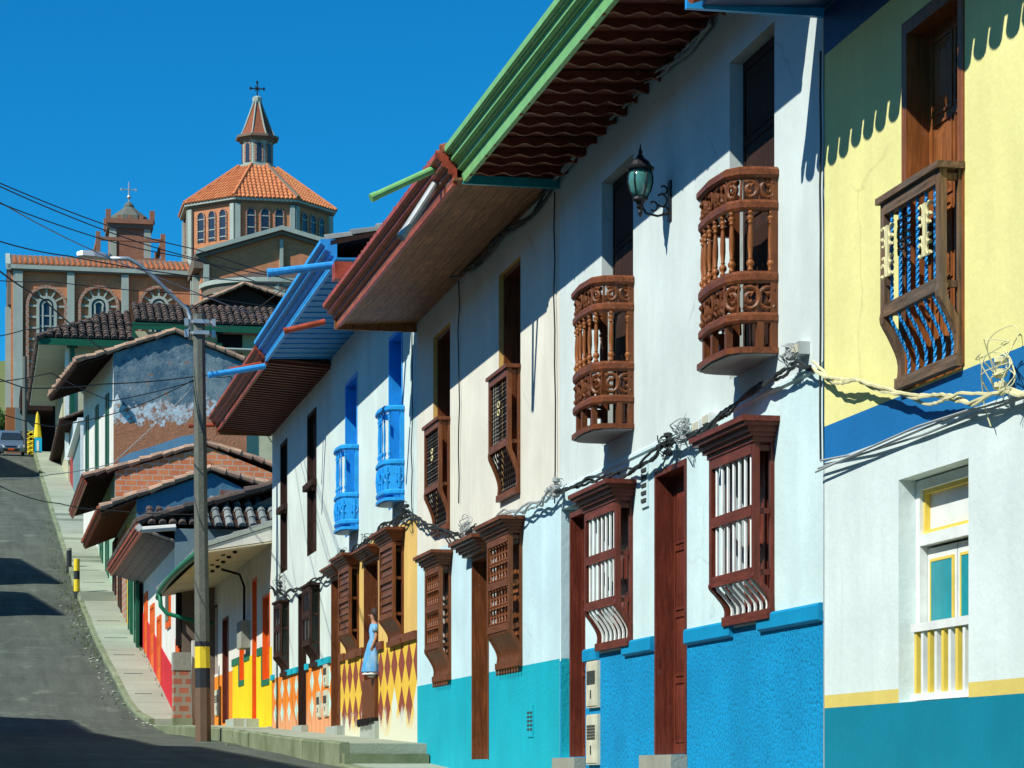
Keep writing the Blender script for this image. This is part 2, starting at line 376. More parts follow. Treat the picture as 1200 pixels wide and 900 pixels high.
M['blue_old']=plaster('faded_blue_wall',(.06,.17,.26),stain=.8,stain_c=(.22,.27,.29),chips=(.30,.35,.36),bs=.6)
M['sheet_blue']=plaster('faded_blue_sheet',(.12,.27,.40),stain=.5,stain_c=(.35,.4,.4))
M['rust_sheet']=wood('rusty_sheet',(.20,.07,.05),.7,'x',.5,(.28,.25,.24),planks=3)
M['rust_boards']=wood('rust_boards',(.22,.07,.035),.7,'x',.4,None,planks=1.4)
M['white_boards']=wood('whitish_boards',(.42,.40,.37),.8,'x',.3,(.34,.32,.3),planks=1.3)
M['cream_boards']=plaster('cream_soffit',(.62,.55,.38),stain=.3)
M['green_pale']=plaster('pale_green_wall',(.34,.52,.40),stain=.2)
M['cream_f5']=plaster('olive_cream_wall',(.50,.50,.34),stain=.2)
M['soffit_f5']=plaster('grey_soffit',(.50,.56,.52),stain=.3)
M['brown_wall']=plaster('brown_wall',(.33,.13,.05),stain=.3)
M['grey_wall']=plaster('slate_wall',(.16,.24,.26),stain=.2)
M['redbrown']=plaster('maroon_wall',(.33,.05,.045),stain=.2)
M['weeds']=ground('weeds',(.08,.12,.035),(.12,.14,.05),sc_=4)
def glassm(name,c,rough=.12,al=.0):
    m,n,b=newmat(name); b.inputs['Base Color'].default_value=c+(1,); b.inputs['Roughness'].default_value=rough
    b.inputs['Specular IOR Level'].default_value=.5; b.inputs['Metallic'].default_value=.0; b.inputs['IOR'].default_value=1.5; b.inputs['Coat Weight'].default_value=.6; return m
M['glass_dk']=glassm('dark_glass',(.02,.03,.04))
M['glass_ch']=glassm('church_glass',(.006,.012,.03),.45)
M['glass_teal']=glassm('lantern_glass',(.06,.20,.18),.15)
m,n,b=newmat('mud_wall')
v=mapping(n); sp=nd(n,'ShaderNodeSeparateXYZ'); n.links.new(v,sp.inputs[0])
ns=noise(n,v,.6,10,.72); ad=nd(n,'ShaderNodeMath',operation='MULTIPLY_ADD'); ad.inputs[1].default_value=3.2; n.links.new(ns,ad.inputs[0]); n.links.new(sp.outputs[2],ad.inputs[2])
MUD=(ad,n,b,v)
M['mud']=m
def mud_setup(h1,h2,n=n,b=b,v=v,ad=ad):   # heights (object space) where plaster and adobe meet
    a=mix(n,ramp(n,noise(n,v,2.2,7,.7),.3,.72),(.54,.23,.12),(.38,.165,.09))
    pl=mix(n,ramp(n,noise(n,v,.8,8,.7),.42,.6),(.075,.15,.21),(.24,.31,.34)); pl=mix(n,ramp(n,noise(n,v,1.6,8,.75),.60,.63),pl,(.36,.17,.10)); pl=mix(n,ramp(n,noise(n,v,2.6,8,.75),.64,.66),pl,(.55,.62,.64))
    wh=mix(n,ramp(n,noise(n,v,3.0,8,.75),.46,.58),(.62,.72,.76),(.36,.17,.10))
    def st(h):
        x=nd(n,'ShaderNodeMath',operation='SUBTRACT'); n.links.new(ad.outputs[0],x.inputs[0]); x.inputs[1].default_value=h; return ramp(n,x.outputs[0],.0,.05)
    r=mix(n,st(h1),a,wh); r=mix(n,st(h2),r,pl)
    n.links.new(r,b.inputs['Base Color']); b.inputs['Roughness'].default_value=.95; bump(n,b,noise(n,v,8,8,.75),.8,.06)

def diamond_mat(name,bg,fg,p,h,z0,worn,x0=0,gap=0,gapc=(.2,.05,.02)):
    m,n,b=newmat(name); v=mapping(n); sp=nd(n,'ShaderNodeSeparateXYZ'); n.links.new(v,sp.inputs[0])
    def mth(op,x,y=None):
        q=nd(n,'ShaderNodeMath',operation=op)
        for i,w in enumerate((x,y)):
            if w is None: continue
            if isinstance(w,(int,float)): q.inputs[i].default_value=w
            else: n.links.new(w,q.inputs[i])
        return q.outputs[0]
    nz=noise(n,v,14,4); xx=mth('ADD',mth('ADD',sp.outputs[0],x0),mth('MULTIPLY',nz,.02))
    ax=mth('ABSOLUTE',mth('SUBTRACT',mth('FRACT',mth('DIVIDE',xx,p)),.5)); az=mth('ABSOLUTE',mth('SUBTRACT',mth('FRACT',mth('DIVIDE',mth('SUBTRACT',sp.outputs[2],z0),h)),.5))
    s_=mth('ADD',mth('MULTIPLY',ax,2.15 if gap==0 else 4.2),mth('MULTIPLY',az,2.0)); ins=mth('LESS_THAN',s_,.97)
    low=mth('GREATER_THAN',sp.outputs[2],z0-.02); ins=mth('MULTIPLY',ins,low)
    col=mix(n,ramp(n,noise(n,v,2,6,.6),.35,.7),bg,sh(bg,.84))
    cell=nd(n,'ShaderNodeTexWhiteNoise',noise_dimensions='2D'); cb=nd(n,'ShaderNodeCombineXYZ'); n.links.new(mth('FLOOR',mth('DIVIDE',xx,p)),cb.inputs[0]); n.links.new(mth('FLOOR',mth('DIVIDE',mth('SUBTRACT',sp.outputs[2],z0),h)),cb.inputs[1]); n.links.new(cb.outputs[0],cell.inputs[0])
    col=mix(n,ins,col,mix(n,mth('GREATER_THAN',cell.outputs[0],.93),fg,worn))
    if gap: col=mix(n,mth('LESS_THAN',mth('FRACT',mth('DIVIDE',xx,gap)),.07),col,gapc)
    # worn lime showing low on the wall, in patches
    wl=mth('MULTIPLY',ramp(n,mth('SUBTRACT',mth('MULTIPLY',noise(n,v,1.6,7,.7),1.5),sp.outputs[2]),.25,.5),.85 if gap==0 else .2); col=mix(n,wl,col,worn)
    n.links.new(col,b.inputs['Base Color']); b.inputs['Roughness'].default_value=.85; bump(n,b,noise(n,v,16,6),.3,.02); return m
M['dia_d']=diamond_mat('amber_dado_with_diamonds',(.76,.50,.06),(.24,.06,.035),.70,.66,.20,(.62,.68,.58))
M['dia_g']=diamond_mat('orange_boards_with_diamonds',(.82,.23,.02),(.50,.76,.68),1.25,.50,.14,(.5,.74,.66),0,.62)
# ---------------------------------------------------------------- house building blocks
def body(t, x0,x1,z0,he, ops, zones, mats, depth=8, ry=4, hr=None, y0=0, endm=None, name='wall'):
    hr = hr or he+1.6
    mb=MB(); nm=len(mats); mats=list(mats)+[M['dark']]
    xs=sorted({x0,x1}|{o['x0'] for o in ops}|{o['x1'] for o in ops}); zs=sorted({z0,he}|{o['z0'] for o in ops}|{o['z1'] for o in ops}|{z for z,_ in zones if z0<z<he})
    for a,b_ in zip(xs,xs[1:]):
        for c,d_ in zip(zs,zs[1:]):
            mx,mz=(a+b_)/2,(c+d_)/2
            if any(o['x0']<mx<o['x1'] and o['z0']<mz<o['z1'] for o in ops): continue
            mi=next((k for z,k in zones if mz<z), zones[-1][1])
            mb.quad((a,y0,c),(b_,y0,c),(b_,y0,d_),(a,y0,d_),mi)
    for o in ops:
        q=y0+.42; k=o.get('rm',zones[-1][1]); a,b_,c,d_=o['x0'],o['x1'],o['z0'],o['z1']
        zz_=o.get('zones') or zones; cuts=sorted({c,d_}|({z for z,_ in zz_ if c<z<d_} if o.get('zones') else set()))
        for e,f_ in zip(cuts,cuts[1:]):
            kk=next((j for z,j in zz_ if (e+f_)/2<z),zz_[-1][1]) if o.get('zones') else k
            mb.quad((a,y0,e),(a,q,e),(a,q,f_),(a,y0,f_),kk); mb.quad((b_,y0,e),(b_,q,e),(b_,q,f_),(b_,y0,f_),kk)
        mb.quad((a,y0,c),(b_,y0,c),(b_,q,c),(a,q,c),k); mb.quad((a,y0,d_),(b_,y0,d_),(b_,q,d_),(a,q,d_),k)
        mb.quad((a,q,c),(b_,q,c),(b_,q,d_),(a,q,d_),nm)
    k=endm if endm is not None else zones[-1][1]
    if hr>he+.01: prof=[(y0,z0),(y0,he),(y0+ry,hr),(y0+depth,he),(y0+depth,z0)]
    else: prof=[(y0,z0),(y0,he),(y0+depth,he),(y0+depth,z0)]
    for x in (x0,x1): mb.add([(x,y,z) for y,z in prof],[tuple(range(len(prof)))],k)
    mb.quad((x0,y0+depth,z0),(x1,y0+depth,z0),(x1,y0+depth,he),(x0,y0+depth,he),k)
    return build(mb,name,mats,t)
def tiles(mb, P0, Ud, Vd, w, l, pitch=.26, course=.38, r=.1, clip=None, mat=0, jit=.012, base=True):
    """barrel tiles: U along the eave, V up the slope"""
    P0=Vector(P0); Ud=Vector(Ud).normalized(); Vd=Vector(Vd).normalized(); N=Ud.cross(Vd)
    if N.z<0: N=-N
    nu=max(1,int(w/pitch)); nv=max(1,int(l/course)); pu=w/nu; pv=l/nv
    if base: 
        q=[P0-N*.03,P0+Ud*w-N*.03,P0+Ud*w+Vd*l-N*.03,P0+Vd*l-N*.03]
        if clip is None: mb.add(q,[(0,1,2,3)],mat)
    for i in range(nu):
        for j in range(nv):
            u=(i+.5)*pu; v=j*pv
            if clip and not clip(u,v+pv*.5): continue
            du=random.uniform(-jit,jit); dn=random.uniform(0,jit); vs=[]
            for vv,rr,hh in ((v-.05,r*1.08,.02),(v+pv,r*.85,.0)):
                for k in range(5):
                    a=math.pi*k/4
                    vs.append(P0+Ud*(u+du+math.cos(a)*rr)+Vd*vv+N*(hh+dn+math.sin(a)*rr*.9))
            fs=[(k,k+1,k+6,k+5) for k in range(4)]+[(0,1,2,3,4)]
            mb.add([tuple(p) for p in vs],fs,mat)
    return mb
def roof(t, x0,x1, ov, he, ang=22, ry=4.2, depth=8.4, tm='clay', y0=0, over=0, pitch=.27, r=.1, back=True, th=.07):
    """two slopes, ridge along the street; he = height of the slope at the eave edge"""
    ta=math.tan(math.radians(ang)); ca=math.cos(math.radians(ang)); mb=MB()
    a,b_=x0-over,x1+over; hr=he+(ry+ov)*ta
    mb.exx([(y0-ov,he-th),(y0+ry,hr-th),(y0+ry,hr),(y0-ov,he)],a,b_,1)
    L=(ry+ov)/ca
    tiles(mb,(a,y0-ov,he+.005),(1,0,0),(0,ca,math.sin(math.radians(ang))),b_-a,L,pitch,.38,r,base=False)
    if back:
        hb=hr-(depth+.4-ry)*ta
        mb.exx([(y0+ry,hr-th),(y0+depth+.4,hb-th),(y0+depth+.4,hb),(y0+ry,hr)],a,b_,1)
        tiles(mb,(a,y0+depth+.4,hb+.005),(1,0,0),(0,-ca,math.sin(math.radians(ang))),b_-a,(depth+.4-ry)/ca,.4,.8,.13,base=False)
    n=max(2,int((b_-a)/.38))
    for i in range(n):
        xx=a+(b_-a)*i/n; mb.tube([(xx,y0+ry,hr+.02),(xx+(b_-a)/n+.04,y0+ry,hr+.04)],[.13,.11],8)
    return build(mb,'roof',[M[tm],M['wood_dk']],t)
def soffit(t,x0,x1,ov,hs,mat,kind='flat',y0=0,h_in=None,mat2=None):
    mb=MB(); hi=h_in if h_in is not None else hs+.03
    if kind=='flat': mb.exx([(y0-ov,hs),(y0,hi),(y0,hi+.03),(y0-ov,hs+.03)],x0,x1)
    elif kind=='scallop':   # overlapping boards with a wavy lower edge, one beyond the other
        n=max(3,int((x1-x0)/.42)); w=(x1-x0)/n; k=22
        for i in range(n):
            xa=x0+i*w+random.uniform(-.03,.03); vs=[]; dz_=random.uniform(-.012,.012); ph_=random.uniform(0,6); fr_=random.uniform(3.6,4.8)
            for j in range(k+1):
                y=y0-ov+(ov)*j/k; wv=.5+.5*math.cos(2*math.pi*j/k*fr_+ph_*.3+random.uniform(-.15,.15))
                hh=hs+(hi-hs)*j/k+dz_
                vs+= [(xa,y,hh+.045),(xa+w*.55,y,hh+.03),(xa+w-.05,y,hh-.0),(xa+w-.02-.02*wv,y,hh-.02-.035*wv),(xa+w-.0,y,hh-.015-.035*wv),(xa+w,y,hh+.05)]
            fs=[]
            for j in range(k):
                for q in range(5): fs.append((j*6+q,j*6+q+1,(j+1)*6+q+1,(j+1)*6+q))
            mb.add(vs,fs)
            mb.add([(p[0],p[1],p[2]) for p in vs[3::6]]+[(p[0]+.03,p[1],p[2]+.004) for p in vs[3::6]],[(j,j+1,k+2+j,k+1+j) for j in range(k)],1)
    elif kind=='joist':
        mb.exx([(y0-ov,hs+.06),(y0,hi+.06),(y0,hi+.09),(y0-ov,hs+.09)],x0,x1)
        n=max(3,int((x1-x0)/.3)); w=(x1-x0)/n
        for i in range(n):
            xa=x0+(i+.5)*w
            mb.prism([(xa-.05,y0-ov,hs),(xa+.05,y0-ov,hs),(xa+.05,y0-ov,hs+.07),(xa-.05,y0-ov,hs+.07)],[(xa-.05,y0,hi),(xa+.05,y0,hi),(xa+.05,y0,hi+.07),(xa-.05,y0,hi+.07)],1)
    elif kind=='beads':
        mb.exx([(y0-ov,hs),(y0,hi),(y0,hi+.03),(y0-ov,hs+.03)],x0,x1)
        n=max(3,int((x1-x0)/.5)); w=(x1-x0)/n
        for i in range(n):
            xa=x0+(i+.5)*w; mb.prism([(xa-.015,y0-ov,hs-.02),(xa+.015,y0-ov,hs-.02),(xa+.015,y0-ov,hs),(xa-.015,y0-ov,hs)],[(xa-.015,y0,hi-.02),(xa+.015,y0,hi-.02),(xa+.015,y0,hi),(xa-.015,y0,hi)],1)
    return build(mb,'soffit',[mat,mat2 or mat],t)
def fascia(t,x0,x1,ov,h0,h1,mat,name='gutter',y0=0):
    H=h1-h0; o=y0-ov
    p=[(o,h0),(o+.05,h0),(o+.05,h1),(o-.20,h1),(o-.20,h1-.17*H),(o-.185,h1-.19*H),(o-.16,h1-.2*H),(o-.16,h1-.24*H),(o-.13,h1-.26*H),(o-.13,h1-.40*H),(o-.115,h1-.42*H),(o-.08,h1-.43*H),(o-.08,h1-.47*H),(o-.05,h1-.49*H),(o-.05,h1-.62*H),(o-.03,h1-.64*H),(o,h1-.66*H)]
    mb=MB(); mb.exx(p,x0,x1); return build(mb,name,mat,t)
def spout(t,a,b_,r,mat):
    mb=MB(); a=Vector(a); b_=Vector(b_); d=(b_-a); mb.tube([a,a+d*.5,b_],r,12); mb.tube([a+d*.93,b_+d*.004],r*1.12,12)
    return build(mb,'spout',mat,t,smooth=False)
def raised(mb,x0,x1,y,z0,z1,d=.018,mat=0):
    w=min(x1-x0,z1-z0)*.22
    vo=[(x0,y,z0),(x1,y,z0),(x1,y,z1),(x0,y,z1)]; vi=[(x0+w,y-d,z0+w),(x1-w,y-d,z0+w),(x1-w,y-d,z1-w),(x0+w,y-d,z1-w)]
    mb.add(vo+vi,[(0,1,5,4),(1,2,6,5),(2,3,7,6),(3,0,4,7),(4,5,6,7)],mat)
def door(t,x0,x1,z0,z1,dp=.17,mat='wood',frame='wood',rows=3,cols=1,y0=0,fw=.06,lab=None,knob=True,proud=.012,jamb=True,leafw=None):
    mb=MB(); q=y0+dp
    if jamb:
        for a,b_ in ((x0,x0+fw),(x1-fw,x1)): mb.box(a+.002,b_-.002,y0-proud,q+.07,z0+.002,z1-.002)
        mb.box(x0+fw,x1-fw,y0-proud,q+.07,z1-fw,z1-.003)
        build(mb,'door_frame',M[frame],t)
    mb=MB(); a,b_=x0+fw,x1-fw; zt=z1-fw
    mb.box(a,b_,q,q+.05,z0+.01,zt)
    st=.09; rw=(b_-a-st*(cols+1))/cols; rh=(zt-z0-.14-st*(rows))/rows
    for i in range(cols):
        for j in range(rows):
            xa=a+st+i*(rw+st); za=z0+.14+j*(rh+st)
            mb.box(xa-.02,xa+rw+.02,q-.012,q,za-.02,za,0); mb.box(xa-.02,xa+rw+.02,q-.012,q,za+rh,za+rh+.02,0)
            mb.box(xa-.02,xa,q-.012,q,za,za+rh,0); mb.box(xa+rw,xa+rw+.02,q-.012,q,za,za+rh,0)
            raised(mb,xa+.01,xa+rw-.01,q-.002,za+.02,za+rh-.02,.02)
    lf=build(mb,'door',M[mat],t,label=lab)
    if knob:
        k=MB(); xk=b_-.06 if knob!='l' else a+.06; zk=z0+1.05 if z1-z0>2 else z0+.6
        k.box(xk-.025,xk+.025,q-.03,q-.012,zk-.13,zk+.13); k.tube([(xk,q-.03,zk),(xk,q-.08,zk),(xk-.07,q-.085,zk)],.012,8)
        build(k,'handle',M['silver'],t,lf)
    return lf
def scurve(pr,z0,zb,end=.04,n=12):
    r=[]
    for i in range(n+1):
        u=i/n; q=max(0,min(1,(u-.04)/.74)); w=q*q*(3-2*q)-.10*math.sin(min(1,u/.3)*math.pi)*(u<.3)-.10*max(0,(u-.8)/.2)**1.5; r.append((-pr+(pr-end)*w, zb+(z0-zb)*u))
    return r
def cornice(t,g,x0,x1,pr,z0,mat,H=.2,ex=.13,y0=0):
    mb=MB(); st=[(0,.0,.22),(.25,.22,.38),(.45,.38,.62),(.8,.62,.78),(1,.78,1)]
    for e,a,b_ in st:
        o=.015+ex*e; mb.box(x0-o,x1+o,y0-pr-o,y0-.001,z0+a*H,z0+b_*H)
    return build(mb,'cornice',mat,t,g)
def spindle(h,r,n=10,twist=False):
    pr=[(r*.9,0),(r*.9,h*.05),(r*.55,h*.06),(r*.55,h*.075),(r*1.15,h*.10),(r*1.25,h*.13),(r*.95,h*.17),(r*.5,h*.19),(r*.75,h*.2),(r*.75,h*.215),(r*.55,h*.23),(r*.8,h*.4),(r*.85,h*.55),(r*.65,h*.75),(r*.5,h*.80),(r*.8,h*.81),(r*.8,h*.83),(r*.5,h*.84),(r*1.1,h*.88),(r*1.1,h*.91),(r*.55,h*.94),(r*.9,h*.95),(r*.9,h)]
    return MB().lathe(pr,0,0,n).mesh('baluster',M['wood'],smooth=True)
def bay(t,x0,x1,z0,zb,z1,pr,kind,mh,mv,barm,nb=7,mids=(.5,),cor=True,lab=None,name='window_grille',pw=.075,y0=0,side=True):
    """bay grille that leaves the wall by pr and curls back to it below zb"""
    mb=MB(); sc_=scurve(pr,z0,zb); Y=y0
    for xa in (x0,x1-pw):
        mb.box(xa,xa+pw,Y-pr,Y-pr+.05,zb,z1)
        poly=[(Y+y,z) for y,z in sc_]+[(Y+min(y+pw,-.001),z) for y,z in sc_[::-1]]
        for k in range(len(sc_)-1):
            a,b_=sc_[k],sc_[k+1]; mb.exx([(Y+a[0],a[1]),(Y+b_[0],b_[1]),(Y+min(b_[0]+.06,-.002),b_[1]),(Y+min(a[0]+.06,-.002),a[1])],xa,xa+pw)
        for zz in ([z1-.07]+[zb+(z1-zb)*m_-.03 for m_ in mids]+[zb-.02]):
            if side: mb.box(xa+.02,xa+pw-.02,Y-pr+.045,Y-.002,zz,zz+.045)
        if side: mb.box(xa+.004,xa+pw-.004,Y-.035,Y-.001,z0+.1,z1)
    build_rails=MB(); nf=len(mb.f)
    for zz,hh in [(z1-.09,.09),(zb-.045,.09)]+[(zb+(z1-zb)*m_-.045,.09) for m_ in mids]:
        build_rails.box(x0+pw,x1-pw,Y-pr-.004,Y-pr+.05,zz,zz+hh)
    e=sc_[-1]; build_rails.box(x0-.004,x1+.004,Y+e[0]-.012,Y-.002,z0-.05,z0+.03)
    mb.add(build_rails.v,build_rails.f,1); g=build_one(mb,name,[mv,mh],t,label=lab)
    if cor: cornice(t,g,x0,x1,pr,z1,mh,y0=Y)
    else:
        c=MB(); c.box(x0-.03,x1+.03,Y-pr-.03,Y-.002,z1,z1+.045); build(c,'rail',mh,t,g)
    a,b_=x0+pw,x1-pw; sp=(b_-a)/nb; edges=[zb+.045]
    panels=[zb]+[zb+(z1-zb)*m_ for m_ in sorted(mids)]+[z1-.045]
    def bar_path(x,tw=False):
        pts=[]; n=44 if tw else 1
        for i in range(n+1): pts.append((x,Y-pr+.03,z1-.05+(zb-z1+.05)*i/n))
        m_=scurve(pr,z0,zb,n=22 if tw else 9)
        for y,z in m_[1:]: pts.append((x,Y+y+.03 if y+.03<-.012 else Y-.012,z))
        return pts
    if kind=='white':
        for i in range(nb):
            x=a+sp*(i+.5); k=MB(); pts=bar_path(x); k.tube(pts,.0155,6); build(k,'bar',barm,t,g)
    elif kind=='twist':
        for i in range(nb):
            x=a+sp*(i+.5); k=MB(); k.tube(bar_path(x,True),.0135,4,twist=.62); build(k,'bar',barm,t,g)
    elif kind=='spindle':
        for p,q in zip(panels,panels[1:]):
            h=(q-p-.09)/2
            for half in (0,1):
                me=None
                for i in range(nb):
                    x=a+sp*(i+.5); base=p+.045+half*h
                    if me is None: me=MB().lathe([(.014,0),(.03,h*.06),(.03,h*.12),(.012,h*.16),(.02,h*.5),(.012,h*.84),(.03,h*.88),(.03,h*.94),(.014,h)],0,0,8).mesh('spindle',barm,smooth=True)
                    put(me,'spindle',t,g,(x,Y-pr+.03,base))
            k=MB()
            for c in (.25,.5,.75): k.box(a,b_,Y-pr+.02,Y-pr+.045,p+.045+c*2*h-.012,p+.045+c*2*h+.012)
            build(k,'rail',barm,t,g)
        k=MB(); n=9
        for i in range(n):
            x=a+(b_-a)*(i+.08)/n; w=(b_-a)/n*.84; m_=scurve(pr,z0,zb)
            for u,w2 in zip(m_,m_[1:]): k.exx([(Y+u[0]+.012,u[1]),(Y+w2[0]+.012,w2[1]),(Y+min(w2[0]+.04,-.003),w2[1]),(Y+min(u[0]+.04,-.003),u[1])],x,x+w)
        build(k,'belly_panel',barm,t,g)
        k=MB()
        for i in range(9):
            x=x0+.05+(x1-x0-.1)*i/8; k.lathe([(.004,z0-.13),(.018,z0-.11),(.012,z0-.08),(.02,z0-.05)],x,Y-.05,6)
        build(k,'drop_fringe',mv,t,g)
    elif kind=='louvre':
        for p,q in zip(panels,panels[1:]):
            k=MB(); k.box(a,b_,Y-pr+.03,Y-pr+.05,p,q)
            nn=max(3,int((q-p)/.13))
            for i in range(nn):
                z=p+.045+(q-p-.09)*(i+.5)/nn
                if i%3==1: k.box(a+.03,b_-.03,Y-pr+.003,Y-pr+.03,z-.028,z+.03)
                else: k.prism([(a+.04,Y-pr+.012,z-.03),(b_-.04,Y-pr+.012,z-.03),(b_-.04,Y-pr+.03,z+.03),(a+.04,Y-pr+.03,z+.03)],[(a+.04,Y-pr+.02,z-.035),(b_-.04,Y-pr+.02,z-.035),(b_-.04,Y-pr+.036,z+.025),(a+.04,Y-pr+.036,z+.025)])
            build(k,'louvre_panel',barm,t,g)
        k=MB(); m_=scurve(pr,z0,zb)
        for u,w2 in zip(m_,m_[1:]): k.exx([(Y+u[0]+.012,u[1]),(Y+w2[0]+.012,w2[1]),(Y+min(w2[0]+.04,-.003),w2[1]),(Y+min(u[0]+.04,-.003),u[1])],a,b_)
        build(k,'belly_panel',barm,t,g)
    elif kind=='panes':
        for j,(p,q) in enumerate(zip(panels,panels[1:])):
            k=MB(); k.box(a+.05,b_-.05,Y-pr+.025,Y-pr+.04,p+.08,q-.08); build(k,'pane',M['glass_dk'],t,g)
            k=MB(); k.box(a,a+.05,Y-pr+.005,Y-pr+.05,p,q); k.box(b_-.05,b_,Y-pr+.005,Y-pr+.05,p,q); k.box(a+.05,b_-.05,Y-pr+.005,Y-pr+.05,p,p+.08); k.box(a+.05,b_-.05,Y-pr+.005,Y-pr+.05,q-.08,q)
            xm=(a+b_)/2; k.box(xm-.02,xm+.02,Y-pr+.01,Y-pr+.045,p+.08,q-.08); build(k,'sash',barm,t,g)
        for i in range(5):
            x=a+(b_-a)*(i+.5)/5; k=MB(); m_=scurve(pr,z0,zb); k.tube([(x,Y+min(y+.03,-.012),z) for y,z in m_],.02,6); build(k,'bar',barm,t,g)
    return g
def shutter(t,x0,x1,z0,z1,mat='wood',dp=.12,cols=2,rows=4,lab=None,y0=0):
    mb=MB(); q=y0+dp; mb.box(x0+.002,x1-.002,q,q+.04,z0+.002,z1-.002)
    rw=(x1-x0)/cols; rh=(z1-z0)/rows
    for i in range(cols):
        for j in range(rows): raised(mb,x0+i*rw+.06,x0+(i+1)*rw-.06,q-.003,z0+j*rh+.06,z0+(j+1)*rh-.06,.022)
    for i in range(cols+1):
        xx=min(max(x0+i*rw,x0+.035),x1-.035); mb.box(xx-.03,xx+.03,q-.02,q,z0+.004,z1-.004)
    return build(mb,'shutter',M[mat],t,label=lab)
def scroll(mb,c,ux,r,w=.013,flip=1,mat=0):
    """little C scroll in the plane (ux, z)"""
    ux=Vector(ux); c=Vector(c); pts=[]
    for i in range(13):
        a=-2.2+4.4*i/12; rr=r*(1-.12*abs(math.cos(a)))
        pts.append(c+ux*(math.cos(a)*rr*flip)+Vector((0,0,math.sin(a)*rr)))
    mb.tube(pts,[w*1.5 if i in(0,12) else w for i in range(13)],6,mat)
def balcony(t,x0,x1,zf,zt,dp,kind='carved',mats=('wood','wood_h'),lab=None,yoff=0,nbal=10):
    mv,mh=M[mats[0]],M[mats[1]]; c=min(.15,dp*.45)
    plan=[(x0,-.005),(x0+.01,-dp+c*1.2),(x0+.05,-dp+c*.5),(x0+c,-dp+.01),((x0+x1)/2,-dp-.02),(x1-c,-dp+.01),(x1-.05,-dp+c*.55),(x1-.015,-dp+c*1.3),(x1,-.005)]
    H=zt-zf
    fl=MB(); cx=(x0+x1)/2; out=[(cx+(x-cx)*1.07,(y-.04 if y<-.05 else -.003)) for x,y in plan]
    fl.exz(out,zf,zf+.05,0); fl.exz([(cx+(x-cx)*1.02,(y-.01 if y<-.05 else -.004)) for x,y in plan],zf-.012,zf-.001,1)
    fl.box(x0-.02,x0+.055,-.065,-.003,zf+.0505,zt,2).box(x1-.055,x1+.02,-.065,-.003,zf+.0505,zt,2)
    g=build_one(fl,'balcony',[mh,M['pale_under'] if kind=='carved' else mh,mv],t,label=lab)
    def rail(z,h,w=.035): 
        mb=MB(); mb.sweep(plan,[(-w,z),(w*.6,z),(w,z+h*.25),(w,z+h*.75),(w*.6,z+h),(-w,z+h)]); build(mb,'rail',mh,t,g)
    if kind=='carved': Z=[(zt-.09,.09,.05),(zt-.36,.09,.035),(zf+.58,.10,.035),(zf+.25,.09,.035)]
    else: Z=[(zt-.08,.09,.05),(zf+.55,.09,.045),(zf+.09,.09,.04)]
    for z,h,w in Z: rail(z,h,w)
    # points along the plan
    seg=[]; tot=0; kb=1 if kind=='carved' else .78
    for a,b_ in zip(plan,plan[1:]):
        L=math.hypot(b_[0]-a[0],b_[1]-a[1]); seg.append((tot,L,a,b_)); tot+=L
    def at(u):
        d=u*tot
        for s0,L,a,b_ in seg:
            if d<=s0+L+1e-6: k=(d-s0)/L; return (a[0]+(b_[0]-a[0])*k,a[1]+(b_[1]-a[1])*k),((b_[0]-a[0])/L,(b_[1]-a[1])/L)
    zb_lo=Z[2][0]+.1 if kind=='carved' else Z[1][0]+.09; zb_hi=Z[1][0] if kind=='carved' else Z[0][0]
    me=MB().lathe([(r*kb,z*(zb_hi-zb_lo)) for r,z in ((.024,0),(.024,.05),(.014,.06),(.03,.10),(.034,.14),(.024,.18),(.013,.2),(.02,.21),(.02,.225),(.016,.24),(.023,.4),(.023,.55),(.017,.74),(.013,.79),(.022,.8),(.022,.82),(.013,.83),(.03,.87),(.03,.90),(.013,.94),(.024,.95),(.024,1))],0,0,10).mesh('baluster',M['wood_or'] if kind=='carved' else mv,smooth=True)
    us=[.03+.94*i/(nbal-1) for i in range(nbal)]
    for u in us:
        (x,y),_=at(u); put(me,'baluster',t,g,(x,min(y,-.05),zb_lo))
    if kind=='carved':
        for za,zb_ in ((zt-.27,zt-.09),(zf+.34,zf+.58)):
            mb=MB(); zc=(za+zb_)/2; rr=(zb_-za)*.38; n=11
            for i in range(n):
                (x,y),d_=at(.045+.91*i/(n-1)); ux=(d_[0],d_[1],0)
                scroll(mb,(x,y,zc),ux,rr,.021,1 if i%2 else -1); scroll(mb,(x,y,zc),ux,rr*.42,.022,-1 if i%2 else 1)
                mb.tube([(x-d_[0]*rr*1.1,y-d_[1]*rr*1.1,za),(x-d_[0]*rr*1.0,y-d_[1]*rr*1.0,zb_)],.011,5)
            build(mb,'carved_panel',mv,t,g)
        mb=MB()
        for u in (.1,.3,.5,.7,.9):
            (x,y),_=at(u); mb.box(x-.03,x+.03,y-.005,y+.05,zf+.05,zf+.26)
        build(mb,'foot_post',mv,t,g)
    else:
        mb=MB(); mb.sweep(plan,[(-.02,zf+.17),(.02,zf+.17),(.02,zf+.56),(-.02,zf+.56)])
        build(mb,'lower_panel',mv,t,g)
        mb=MB(); n=8
        for i in range(n):
            (x,y),d_=at(.05+.9*i/(n-1)); nx=(d_[1],-d_[0]); scroll(mb,(x+nx[0]*.025,y+nx[1]*.025,zf+.36),(d_[0],d_[1],0),.07,.016,1 if i%2 else -1)
            mb.tube([(x+nx[0]*.02,y+nx[1]*.02,zf+.2),(x+nx[0]*.035,y+nx[1]*.035,zf+.36),(x+nx[0]*.02,y+nx[1]*.02,zf+.52)],.022,6)
        build(mb,'carved_panel',mv,t,g)
    return g
